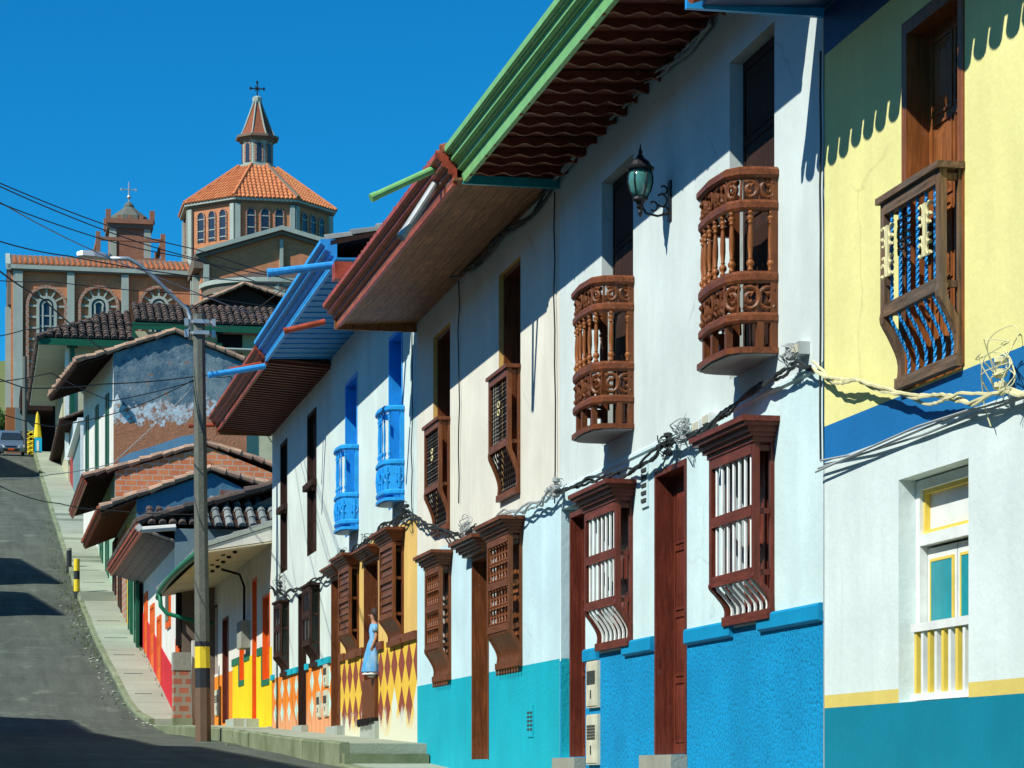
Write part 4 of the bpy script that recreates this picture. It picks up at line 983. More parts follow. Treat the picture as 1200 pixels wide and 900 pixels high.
# wall between the corner house and the white, red and orange house
t=T('yard_wall','dark patched yard wall closing the gap behind the brick pillar','wall',(-71.1,-.9,1.1))
build(MB().box(-71.25,-70.95,-.9,6.5,.6,5.3),'panel',M['church_dark'] if 'church_dark' in M else M['ch_dark'],t)
# ---------------------------------------------------------------- houses up the hill
random.seed(21)
def vline(t,xe,pts,tm='verge_tile',rows=2,r=.115,y0=0):
    """tiles laid along the verge on the end turned to the viewer; pts=[(y,z),...]"""
    mb=MB()
    for a,b_ in zip(pts,pts[1:]):
        L=math.hypot(b_[0]-a[0],b_[1]-a[1]); n=max(1,int(L/.42)); up=b_[1]>a[1]
        for k in range(n):
            for q in range(rows):
                u0=k/n; u1=(k+1)/n
                pa=(xe-q*.2+random.uniform(-.015,.015),a[0]+(b_[0]-a[0])*u0,a[1]+(b_[1]-a[1])*u0+.03+random.uniform(-.02,.05)); pb=(xe-q*.2+random.uniform(-.015,.015),a[0]+(b_[0]-a[0])*u1,a[1]+(b_[1]-a[1])*u1+.03+random.uniform(-.02,.05))
                mb.tube([pa,pb],[r*1.12,r*.86] if up else [r*.86,r*1.12],8)
    return build(mb,'verge_tile_row',M[tm],t)
def far_house(name,label,x0,x1,y0,z0,ov,eave,ridge,back,wallm,endm,ops=(),zones=None,mats=None,tm='clay',softm=None,gm=None,cat='house',rot=0,over=.3,tr=.11,hs_in=None,verge='verge_tile',vr=2,hw=None):
    t=T(name,label,cat,(x1,y0,z0),rot=rot)
    sl=(ridge[1]-eave[1])/(ridge[0]-eave[0]); hw=hw or eave[1]+sl*(y0-eave[0])-.12
    mb=MB(); ops=list(ops); mats=mats or [wallm]; zones=zones or [(99,0)]
    sb=(ridge[1]-back[1])/(back[0]-ridge[0])
    body(t,x0,x1,z0,hw,ops,zones,list(mats)+[endm],depth=back[0]-.3-y0,ry=ridge[0]-y0,hr=ridge[1]-.12,y0=y0,endm=len(mats))
    a,b_=x0-over,x1+over; mb=MB()
    mb.exx([(eave[0],eave[1]-.1),(ridge[0],ridge[1]-.1),(ridge[0],ridge[1]),(eave[0],eave[1])],a,b_,1)
    mb.exx([(ridge[0],ridge[1]-.1),(back[0],back[1]-.1),(back[0],back[1]),(ridge[0],ridge[1])],a,b_,1)
    L=math.hypot(ridge[0]-eave[0],ridge[1]-eave[1]); L2=math.hypot(back[0]-ridge[0],back[1]-ridge[1])
    tiles(mb,(a,eave[0],eave[1]),(1,0,0),(0,ridge[0]-eave[0],ridge[1]-eave[1]),b_-a,L,.28,.42,tr,base=False)
    tiles(mb,(a,back[0],back[1]),(1,0,0),(0,ridge[0]-back[0],ridge[1]-back[1]),b_-a,L2,.36,.6,tr,base=False)
    for i in range(int((b_-a)/.4)): mb.tube([(a+.4*i,ridge[0],ridge[1]+.06),(a+.4*i+.44,ridge[0],ridge[1]+.08)],[.14,.12],8)
    build(mb,'roof',[M[tm],M['wood_dk']],t)
    if softm: 
        mb=MB(); n=max(1,int((x1-x0)/1.1)); hi=hs_in if hs_in is not None else hw-.03
        mb.exx([(eave[0]+.02,eave[1]-.16),(y0,hi),(y0,hi+.03),(eave[0]+.02,eave[1]-.13)],x0-over+.02,x1+over-.02)
        for i in range(n*2):
            x=x0+(x1-x0)*(i+.5)/(n*2); mb.prism([(x-.04,eave[0]+.05,eave[1]-.24),(x+.04,eave[0]+.05,eave[1]-.24),(x+.04,eave[0]+.05,eave[1]-.16),(x-.04,eave[0]+.05,eave[1]-.16)],[(x-.04,y0,hi-.08),(x+.04,y0,hi-.08),(x+.04,y0,hi),(x-.04,y0,hi)])
        build(mb,'soffit',softm,t)
    if gm: 
        mb=MB()
        for dz,dy in ((0,0),(-.09,.06),(-.17,.11)): mb.box(a,b_,eave[0]-.05+dy,eave[0]+.03+dy,eave[1]-.04+dz-.07,eave[1]-.04+dz)
        build(mb,'gutter',gm,t)
    vline(t,b_-.02,[eave,ridge,back],verge,vr)
    return t
def G(px,py,s): p=SS(px,py,s); return (p[1],p[2])
# F1 white / red / orange
y1=-.95; xn=-72.0; xf=-87.6
e=G(161,612,71.8); 
t=far_house('house','single storey white house with crimson base, orange doors and whitish boarded eaves','x' and xf,xn,y1,.3,1.05,(y1-1.1,e[1]),(2.6,8.3),(7.5,6.9),M['cafe_w'],M['ch_dark'],softm=M['white_boards'],gm=M['gut_red'],mats=[M['cafe_w']],tm='old_tile',hw=6.5,hs_in=6.42,verge='old_tile',vr=1)
def gs(x): return road(-x)+.16
for a,b_ in ((170,173.5),(177,181.5),(185,189.5),(210,213)):
    xa,xb=S(a,y1),S(b_,y1)
    if xb>xn: xb=xn-.05
    door(t,xa,xb,gs(xb)-.1,gs(xb)+2.15,.02,'orange_wood','orange_wood',3,1,y0=y1-.03,knob=False,fw=.12,lab='orange boarded door')
mb=MB(); xa,xb=S(196,y1),S(200.5,y1); mb.box(xa,xb,y1-.06,y1-.002,4.2,5.5); g=build(mb,'window',M['orange_wood'],t); build(MB().box(xa+.18,xb-.18,y1-.075,y1-.061,4.4,5.3),'pane',M['glass_dk'],t,g)
mb=MB(); cuts=[xf]+[S(p,y1) for p in (170,173.5,177,181.5,185,189.5)]+[xn]
for a,b_ in list(zip(cuts,cuts[1:]))[::2]:
    mb.prism([(a,y1-.025,gs(a)-.4),(a,y1-.001,gs(a)-.4),(a,y1-.001,gs(a)+1.15),(a,y1-.025,gs(a)+1.15)],[(b_,y1-.025,gs(b_)-.4),(b_,y1-.001,gs(b_)-.4),(b_,y1-.001,gs(b_)+1.15),(b_,y1-.025,gs(b_)+1.15)])
build(mb,'crimson_dado',M['red_dado'],t)
# lean-to of grey corrugated tiles over its near gable
mb=MB(); p=SS(236,616,70.6); q=SS(345,616,70.6)
tiles(mb,(-70.6,p[1],p[2]),(0,1,0),(-1,0,.47),q[1]-p[1],2.3,.30,.5,.11,base=False); mb.prism([(-70.6,p[1],p[2]-.03),(-70.6,q[1],p[2]-.03),(-70.6,q[1],p[2]+.0),(-70.6,p[1],p[2])],[(-72.7,p[1],p[2]+.95),(-72.7,q[1],p[2]+.95),(-72.7,q[1],p[2]+.98),(-72.7,p[1],p[2]+.98)],1)
build(mb,'lean_to_roof',[M['asbestos'],M['wood_dk']],t)
mb=MB(); p2=SS(160,612,71.4); tiles(mb,(-71.5,p2[1]+.3,p2[2]-.04),(0,1,0),(-1,0,.4),p[1]-p2[1]-.3,1.6,.28,.4,.11,base=False)
build(mb,'lean_to_roof',[M['old_tile']],t)
pa=SS(205,640,71.3); mb=MB(); mb.box(-71.36,-71.28,pa[1],q[1],5.2,6.75); build(mb,'gable_boards',M['grey_wall'],t)
mb=MB(); mb.tube([SS(165,621,71.2),SS(206,618,71.2)],.09,8); mb.tube([SS(165,621,71.2),SS(160,616,71.2)],.1,8); build(mb,'gutter_pipe',M['cafe_w'],t)
mb=MB(); pb=SS(214,700,71.2); mb.box(-71.26,-71.0,SS(206,0,71.2)[1],SS(232,0,71.2)[1],3.5,5.1); build(mb,'dark_box',M['dark'],t)  # plain dark box in the gap behind the brick pillar
# F2
y2=-1.1; xn=-87.9; xf=-101.3
e=G(117,596,xn*-1-.2); r_=G(248,549,87.7); bk=G(330,573,87.7)
t=far_house('house','house with faded blue gable wall, rusty boarded eaves and a pale green front beside brick',xf,xn,y2,3.4,1.2,e,r_,bk,M['green_pale'],M['blue_old'],softm=M['rust_boards'],mats=[M['green_pale']],tm='clay',hs_in=e[1]+.05) if False else far_house('house','house with faded blue gable wall, rusty boarded eaves and a pale green front beside brick',xf,xn,y2,3.4,1.2,e,r_,bk,M['green_pale'],M['blue_old'],softm=M['rust_boards'],mats=[M['green_pale']],tm='clay',over=.15,vr=1)
xa=S(149.7,y2); build(MB().box(xf+.02,xa,y2-.05,y2-.001,4,e[1]-.1),'brick_front',M['pillar_brick'],t)
for a,b_,m_ in ((134.5,138,'wood_dk'),(141,144.5,'wood_dk'),(153,156,'dkgreen'),(160,163,'dkgreen')):
    x0_,x1_=S(a,y2),S(b_,y2); door(t,x0_,x1_,gs(x1_),gs(x1_)+2.4,.03,m_,m_,3,1,y0=y2-.09,knob=False)
pr=SS(258,575,87.85); mb=MB(); mb.box(-87.88,-87.82,pr[1],SS(320,0,87.85)[1],SS(258,603,87.85)[2],SS(258,574,87.85)[2]); build(mb,'rusty_sheet',M['rust_sheet'],t)
mb=MB(); 
for (a,b_) in ((150,151),): mb.box(S(a,y2),S(b_,y2),y2-.03,y2-.001,4,8.9)
build(mb,'yellow_strip',M['band_y'],t)
# F3
xn=-101.5; xf=-115.5; y3=-1.1
e=G(98,558,101.3); r_=G(243,519,101.3); bk=G(335,549,101.3)
t=far_house('house','house with hollow brick gable wall and a maroon eaves gutter above a green front',xf,xn,y3,6.2,1.1,e,r_,bk,M['green_pale'],M['hollow_brick'],softm=M['wood_dk'],gm=M['gut_red'],mats=[M['green_pale']],tm='old_tile',over=.06,vr=1)
for a,b_,m_ in ((118,121,'dkgreen'),(124.5,128,'dkgreen')):
    x0_,x1_=S(a,y3),S(b_,y3); door(t,x0_,x1_,gs(x1_),gs(x1_)+2.6,.03,m_,m_,3,1,y0=y3-.04,knob=False)
mb=MB()
for k in range(3):
    xa=S(112+k*7,y3); mb.prism([(xa,y3-.03,gs(xa)+3.9),(xa+1.1,y3-.03,gs(xa)+.6),(xa+1.35,y3-.03,gs(xa)+.6),(xa+.25,y3-.03,gs(xa)+3.9)],[(xa,y3-.001,gs(xa)+3.9),(xa+1.1,y3-.001,gs(xa)+.6),(xa+1.35,y3-.001,gs(xa)+.6),(xa+.25,y3-.001,gs(xa)+3.9)])
build(mb,'yellow_stripe',M['band_y'],t)
build(MB().box(-101.6,-101.45,SS(224,0,101.5)[1],SS(330,0,101.5)[1],12.75,13.9) if False else MB().prism([SS(137,549,103.9),SS(232,519,103.9),SS(228,509,103.9),SS(214,511,103.9),SS(176,524,103.9),SS(152,531,103.9),SS(140,538,103.9)],[SS(137,549,104.0),SS(232,519,104.0),SS(228,509,104.0),SS(214,511,104.0),SS(176,524,104.0),SS(152,531,104.0),SS(140,538,104.0)]),'flashing_sheet',M['sheet_blue'],t)
# blue sheets and lower rusty trim at the foot of F3's gable
mb=MB(); mb.prism([SS(150,598,101.35),SS(195,586,101.35),SS(195,574,101.35),SS(155,582,101.35)],[SS(150,598,101.42),SS(195,586,101.42),SS(195,574,101.42),SS(155,582,101.42)])
build(mb,'blue_patch',M['sheet_blue'],t)
# F4 big adobe house
sx=111.8; org=SS(133,540,sx)
e=(SS(89,423,sx-.4)[1],SS(89,423,sx-.4)[2]); r_=G(206,386,sx-.4); bk=G(300,423,sx-.4)
mud_setup(SS(200,493,sx)[2]-9.5+1.6, SS(200,474,sx)[2]-9.5+1.6)
t=far_house('house','tall old adobe house with peeling blue-grey and white plaster gable and sagging tiled eaves',-122.5,-sx,org[1],9.5,1.6,e,r_,bk,M['cafe_w'],M['mud'],softm=M['wood_dk'],mats=[M['cafe_w']],tm='verge_tile',rot=math.radians(4.5),vr=2,over=.12,tr=.12)
yy=org[1]
for k in range(3):
    xa=-sx-1.4-k*3.6; mb=MB(); mb.box(xa-1.1,xa,yy-.05,yy-.002,13.2,16.6); g=build(mb,'window_door',M['dkgreen'],t); build(MB().box(xa-.5,xa-.46,yy-.07,yy-.051,13.2,16.6),'gap',M['dark'],t,g)
# loose eave tiles standing up on the sagging edge
mb=MB()
for k in range(14):
    x=-sx+.2-k*.8; mb.tube([(x,e[0]-.05,e[1]+.02+random.uniform(0,.14)),(x,e[0]+.35,e[1]+.2+random.uniform(0,.1))],[.14,.1],7)
build(mb,'eave_tile_row',M['verge_tile'],t)
mb=MB(); p=SS(133,452,sx-.25); mb.prism([SS(132,474,sx-.3),SS(141,472,sx-.3),SS(137,462,sx-.3)],[SS(132,474,sx-.1),SS(141,472,sx-.1),SS(137,462,sx-.1)]); build(mb,'bracket',M['whitep'],t)
# F45 low walls between the adobe house and the crest
t=T('garden_wall','dark teal street wall with a white coping, below the adobe house','wall',(-131,-1.1,12))
build(MB().box(-145,-131,-1.1,.2,11.5,17.7),'panel',M['grey_wall'],t); build(MB().box(-146,-130.9,-1.4,.25,17.7,17.9),'coping',M['whitep'],t)
build(MB().box(-131.3,-130.98,-1.25,-1.0,12.2,17.7),'edge_post',M['whitep'],t)
t=T('house','low maroon and white house near the top of the pavement','house',(-145.2,-1.1,15))
body(t,-172,-145.2,14,19.6,[dict(x0=-152,x1=-151,z0=17.2,z1=19.2,rm=0),dict(x0=-160,x1=-158.8,z0=18.6,z1=19.4,rm=0)],[(18.0,0),(99,1)],[M['redbrown'],M['white_a']],hr=21,y0=-1.1,endm=1)
roof(t,-172,-145.2,.7,19.7,22,y0=-1.1,tm='old_tile')
soffit(t,-172,-145.2,.7,19.55,M['wood_dk'],'joist',y0=-1.1)
# F5 dark tiled house
s5=150; E5=SS(45,395,148.5)
t=T('house','cream hilltop house with dark mossy tiled roof and dark green eaves boards below the church','house',(-s5,-1.2,16))
yl=-1.2; yr=SS(350,0,s5)[1]
hw=E5[2]-.05
body(t,-174,-s5,15,hw+.8,[dict(x0=-160,x1=-158,z0=21,z1=24,rm=0)],[(99,0)],[M['cream_f5'],M['cream_f5']],depth=yr-yl,hr=hw+.85,ry=4,y0=yl)
a_=SS(45,395,148.5); b_=SS(158,395,148.5); w1=b_[1]-a_[1]
mb=MB(); sl_=.5; vv=Vector((-1,0,sl_)).normalized()
tiles(mb,(-148.5,a_[1],a_[2]+.03),(0,1,0),(-1,0,sl_),w1,5.4,.42,.42,.19,clip=lambda u,v:(v<u*1.15+.4),base=False,jit=.03)
mb.prism([(-148.5,a_[1],a_[2]-.06),(-148.5,b_[1],a_[2]-.06),(-148.5,b_[1],a_[2]),(-148.5,a_[1],a_[2])],[(-153.3,a_[1]+4.0,a_[2]+2.3),(-153.3,b_[1],a_[2]+2.3),(-153.3,b_[1],a_[2]+2.36),(-153.3,a_[1]+4.0,a_[2]+2.36)],1)
c_=SS(157,377,148.5); d_=SS(345,377,148.5); w2=d_[1]-c_[1]
tiles(mb,(-148.5,c_[1],c_[2]+.03),(0,1,0),(-1,0,sl_),w2,3.4,.42,.42,.19,base=False,jit=.03)
mb.prism([(-148.5,c_[1],c_[2]-.06),(-148.5,d_[1],c_[2]-.06),(-148.5,d_[1],c_[2]),(-148.5,c_[1],c_[2])],[(-152,c_[1],c_[2]+1.65),(-152,d_[1],c_[2]+1.65),(-152,d_[1],c_[2]+1.71),(-152,c_[1],c_[2]+1.71)],1)
# slope towards the street
tiles(mb,(-174,a_[1],a_[2]),(1,0,0),(0,1,.5),25.2,4.6,.42,.42,.19,clip=lambda u,v: v<(25.6-u)*1.0+.3,base=False,jit=.03)
mb.prism([(-174,a_[1],a_[2]-.06),(-148.5,a_[1],a_[2]-.06),(-148.5,a_[1],a_[2]),(-174,a_[1],a_[2])],[(-174,a_[1]+4,a_[2]+1.9),(-152.6,a_[1]+4,a_[2]+1.9),(-152.6,a_[1]+4,a_[2]+1.96),(-174,a_[1]+4,a_[2]+1.96)],1)
build(mb,'roof',[M['old_tile'],M['wood_dk']],t)
mb=MB(); mb.box(-148.56,-148.44,a_[1],b_[1],a_[2]-.42,a_[2]-.04); mb.box(-148.56,-148.44,c_[1],d_[1],c_[2]-.42,c_[2]-.04); mb.box(-148.55,-148.45,b_[1]-.14,b_[1]+.02,a_[2]-.3,c_[2])
build(mb,'eaves_board',M['dkgreen'],t)
mb=MB(); mb.box(-174,-148.6,a_[1]+.05,yl-.0,a_[2]-.32,a_[2]-.2); mb.box(-s5-.0,-148.6,yl,d_[1],a_[2]-.3,a_[2]-.22)
build(mb,'soffit',M['soffit_f5'],t)
mb=MB()
for k in range(58): 
    x=-148.4-k*.44; mb.tube([(x,a_[1]-.12,a_[2]-.06+random.uniform(-.05,.1)),(x,a_[1]+.35,a_[2]+.2)],[.2,.15],7)
build(mb,'eave_tile_row',M['old_tile'],t)
for px in (85,254):
    p=SS(px,400,148.9); mb=MB(); mb.box(-149.1,-148.8,p[1]-.12,p[1]+.12,18,p[2]-.1); mb.box(-149.15,-148.75,p[1]-.3,p[1]+.3,p[2]-.35,p[2]-.1); build(mb,'post',M['dkgreen'],t)
p=SS(255,404,s5-.1); q=SS(284,392,s5-.1); build(MB().box(-s5+.002,-s5+.06,p[1],q[1],20,q[2]),'window',M['dark'],t)
p=SS(76,470,s5-.1); q=SS(81,470,s5-.1); build(MB().box(-s5+.002,-s5+.25,p[1],q[1],18,25),'downpipe',M['whitep'],t)
# F6 small gabled roof just below the church
sg=164; e=G(224,361,sg); r_=G(287,333,sg); bk=G(345,354,sg)
t=far_house('house','small gabled roof with dark gable peeping over the mossy roof below the church',-172,-sg-.4,e[0]+.6,20,.6,e,r_,bk,M['wood_dk'],M['wood_dk'],tm='clay',over=.7,vr=1,tr=.12)
# end of the street
t=T('house','brown walled building at the top end of the street with a slate grey upper panel','house',(-186,-9,22))
def PB(px0,px1,py0,py1,s,dep,name,mat,t):
    a=SS(px0,py1,s); b_=SS(px1,py0,s); mb=MB(); mb.box(-s-dep,-s,a[1],b_[1],a[2],b_[2]); return build(mb,name,mat,t)
PB(7,33,478,560,186,4,'wall',M['brown_wall'],t); PB(18,47,479,505,184,1,'panel',M['grey_wall'],t); PB(30,75,470,560,188,6,'back_wall',M['wood_dk'],t)
PB(24,62,455,480,182,6,'eaves',M['wood_dk'],t); PB(31,58,476,500,187,1,'dark_upper',M['wood_dk'],t)
t=T('wooden_post','weathered grey wooden pole standing in front of the church side wall','post',SS(29,480,180))
p=SS(29,420,180); build(MB().tube([(p[0],p[1],21),(p[0],p[1],SS(29,418,180)[2])],.16,8),'shaft',M['pole'],t)

# ---------------------------------------------------------------- church
random.seed(31)
s0=212; t=T('church','large brick church with grey pilasters, octagonal orange-tiled dome, lantern and square bell tower','church',(-s0,SS(120,0,s0)[1],25))
def Y(px,s): return SS(px,500,s)[1]
def Z(px,py,s): return SS(px,py,s)[2]
ya,yb=Y(13,s0),Y(232,s0); ht=Z(15,311,s0)
build(MB().box(-s0-9,-s0,ya,yb,24,ht),'nave_wall',M['church_brick'],t)
e0=Z(15,308,s0-1); mb=MB(); y0_=Y(9,s0-1); y1_=Y(226,s0-1)
mb.prism([(-s0+.5,y0_,e0-.1),(-s0+.5,y1_,e0-.1),(-s0+.5,y1_,e0),(-s0+.5,y0_,e0)],[(-s0-4,y0_,e0+1.55),(-s0-4,y1_,e0+1.55),(-s0-4,y1_,e0+1.65),(-s0-4,y0_,e0+1.65)],1)
tiles(mb,(-s0+.5,y0_+.4,e0),(0,1,0),(-1,0,.33),y1_-y0_-.4,5.2,.42,.6,.17,base=False)
mb.prism([(-s0-4,y0_,e0+1.55),(-s0-4,y1_,e0+1.55),(-s0-4,y1_,e0+1.65),(-s0-4,y0_,e0+1.65)],[(-s0-9,y0_,e0-.1),(-s0-9,y1_,e0-.1),(-s0-9,y1_,e0),(-s0-9,y0_,e0)],1)
build(mb,'nave_roof',[M['clay_or'],M['ch_dark']],t)
mb=MB(); mb.box(-s0+.5,-s0+.6,y0_,y1_,e0-.35,e0-.02); mb.exy([(-s0+.6,e0-.45),(-s0+.6,e0+.05),(-s0-4,e0+1.75),(-s0-4,e0+1.2)],y0_-.12,y0_+.25); build(mb,'cornice',M['ch_grey'],t)
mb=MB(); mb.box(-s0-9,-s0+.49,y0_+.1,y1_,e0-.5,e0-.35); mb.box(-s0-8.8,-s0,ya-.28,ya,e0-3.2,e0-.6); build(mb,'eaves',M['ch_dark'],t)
for a,b_ in ((15.5,26.5),(78.5,87),(142,150.5)):
    mb=MB(); mb.box(-s0-.3,-s0+.42,Y(a,s0),Y(b_,s0),24,ht-.3); build(mb,'pilaster',M['ch_grey'],t)
mb=MB(); mb.box(-s0-1.4,-s0-.4,ya-.45,ya-.01,24,e0-3.3); build(mb,'pilaster',M['ch_grey'],t)
def arch_pts(cy,cz,r,n=14,a0=0,a1=math.pi): return [(cy-r*math.cos(a0+(a1-a0)*i/n),cz+r*math.sin(a0+(a1-a0)*i/n)) for i in range(n+1)]
def ringx(mb,x0,x1,cy,cz,ri,ro,zb,mat=0,n=14):
    o=[(cy-ro,zb)]+arch_pts(cy,cz,ro,n)+[(cy+ro,zb)]; i_=[(cy-ri,zb)]+arch_pts(cy,cz,ri,n)+[(cy+ri,zb)]
    for k in range(len(o)-1):
        mb.prism([(x0,)+o[k],(x0,)+o[k+1],(x0,)+i_[k+1],(x0,)+i_[k]],[(x1,)+o[k],(x1,)+o[k+1],(x1,)+i_[k+1],(x1,)+i_[k]],mat)
def archfill(mb,x0,x1,cy,cz,r,zb,mat=0):
    p=[(cy-r,zb)]+arch_pts(cy,cz,r)+[(cy+r,zb)]; mb.prism([(x0,)+q for q in p],[(x1,)+q for q in p],mat)
for px in (54.5,115.5,186):
    cy=Y(px,s0); cz=Z(px,359,s0); sc=s0/3000*1.02; ro=22*sc; ri=10.5*sc; zb=cz-6
    mb=MB(); ringx(mb,-s0,-s0+.35,cy,cz,ro-.16,ro+.08,zb); f=build(mb,'arch_surround',M['pillar_brick'],t)
    mb=MB(); ringx(mb,-s0,-s0+.3,cy,cz,ri-.18,ri+.06,zb); ringx(mb,-s0+.01,-s0+.22,cy,cz,ri*.38,ri*.58,cz-.05)
    mb.box(-s0+.01,-s0+.24,cy-ri*.5,cy-ri*.5+.14,zb,cz); mb.box(-s0+.01,-s0+.24,cy+ri*.5-.14,cy+ri*.5,zb,cz)
    for k in range(1,8): mb.box(-s0+.012,-s0+.2,cy-ri+.2,cy+ri-.2,cz-k*.85,cz-k*.85+.1)
    for k in range(1,6):
        a=math.pi*k/6; c,sn=math.cos(a),math.sin(a); w=.07
        p=[(cy+c*(ri+.06)-sn*w,cz+sn*(ri+.06)+c*w),(cy+c*(ri+.06)+sn*w,cz+sn*(ri+.06)-c*w),(cy+c*(ro-.1)+sn*w,cz+sn*(ro-.1)-c*w),(cy+c*(ro-.1)-sn*w,cz+sn*(ro-.1)+c*w)]
        mb.prism([(-s0+.001,)+q for q in p],[(-s0+.2,)+q for q in p])
    for k in range(7):
        for sg in (-1,1):
            aa,bb=sorted((cy+sg*(ri+.06),cy+sg*(ro-.1))); mb.box(-s0+.001,-s0+.2,aa,bb,cz-.1-k*.9,cz+.06-k*.9)
    w=build(mb,'window',M['ch_grey'],t); mb=MB(); archfill(mb,-s0+.0,-s0+.1,cy,cz,ri-.17,zb); build(mb,'pane',M['glass_ch'],t,w)
# transept with gable
s1=206; yl,yr=Y(236,s1),Y(402,s1); ym=Y(331,s1-1); zl=Z(239,292,s1-1); zr=Z(407,287,s1-1); zm=Z(331,264,s1-1)
hl=zl-.5; mb=MB(); mb.prism([(-s1,yl,24),(-s1,yr,24),(-s1,yr,zr-.4),(-s1,ym,zm-.5),(-s1,yl,hl)],[(-s0-8,yl,24),(-s0-8,yr,24),(-s0-8,yr,zr-.4),(-s0-8,ym,zm-.5),(-s0-8,yl,hl)])
build(mb,'transept_wall',M['church_brick'],t)
yL,yR=Y(239,s1-1),Y(407,s1-1)
mb=MB(); P=[(yL-.6,zl-.35),(yL-.6,zl+.0),(ym,zm+.05),(yR,zr+.05),(yR,zr-.3),(ym,zm-.3)]
mb.prism([(-s1+.6,)+q for q in P],[(-s1+.8,)+q for q in P],0); P=[(y,z-.04) for y,z in P]; mb.prism([(-s1+.59,)+q for q in P],[(-s0-7,)+q for q in P],1)
build(mb,'transept_roof',[M['ch_grey'],M['ch_dark']],t)
P=[(yL-.55,zl-.7),(yL-.55,zl-.42),(ym,zm-.37),(yR,zr-.37),(yR,zr-.65),(ym,zm-.6)]
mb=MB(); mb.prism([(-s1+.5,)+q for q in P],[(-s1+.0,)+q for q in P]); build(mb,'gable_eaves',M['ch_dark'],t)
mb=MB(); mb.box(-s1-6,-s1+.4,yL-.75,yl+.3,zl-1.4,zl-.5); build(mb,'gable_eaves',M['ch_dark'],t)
for a,b_ in ((238,244.5),): build(MB().box(-s1-.3,-s1+.5,Y(a,s1),Y(b_,s1),24,zl-1.1),'pilaster',M['ch_grey'],t)
build(MB().box(-s1-.1,-s1+.3,Y(327.5,s1),Y(331.5,s1),zm-4,zm-1),'pilaster',M['ch_grey'],t)
for ds in (2.0,4.2): build(MB().box(-s1-ds-.6,-s1-ds,yl-.5,yl+.1,24,zl-1.5),'pilaster',M['ch_grey'],t)
# apse
yc=Y(322,s1); R0=5.6; za=Z(322,322,s1-R0)
mb=MB()
n=18; pts=[(-s1+R0*.75*math.sin(math.pi*i/n),yc-R0*math.cos(math.pi*i/n)) for i in range(n+1)]
mb.exz(pts,24,za-.2); build(mb,'apse_wall',M['church_brick'],t)
o_=[(-s1+(R0*.75+.5)*math.sin(math.pi*i/n),yc-(R0+.5)*math.cos(math.pi*i/n)) for i in range(n+1)]
mb=MB(); mb.exz(o_,za-.35,za); build(mb,'cornice',M['ch_grey'],t)
mb=MB(); vs=[(x,y,za+.01) for x,y in o_]+[(-s1,yc,za+1.6)]; mb.add(vs,[(i,i+1,n+1) for i in range(n)]); build(mb,'apse_roof',M['old_tile'],t)
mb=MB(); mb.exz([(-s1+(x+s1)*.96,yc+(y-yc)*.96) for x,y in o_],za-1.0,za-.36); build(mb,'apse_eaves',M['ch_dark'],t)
for i in (3,6,9,12,15):
    x,y=pts[i]; mb=MB(); mb.box(x-.1,x+.35,y-.3,y+.3,24,za-.95); build(mb,'pilaster',M['ch_grey'],t)
cy,cz=Y(336,s1-4),Z(336,347,s1-4); mb=MB(); ringx(mb,-s1+4.2,-s1+4.5,cy,cz,.75,1.15,cz-3); w=build(mb,'window',M['ch_grey'],t); mb=MB(); archfill(mb,-s1+4.2,-s1+4.3,cy,cz,.74,cz-3); build(mb,'pane',M['glass_ch'],t,w)
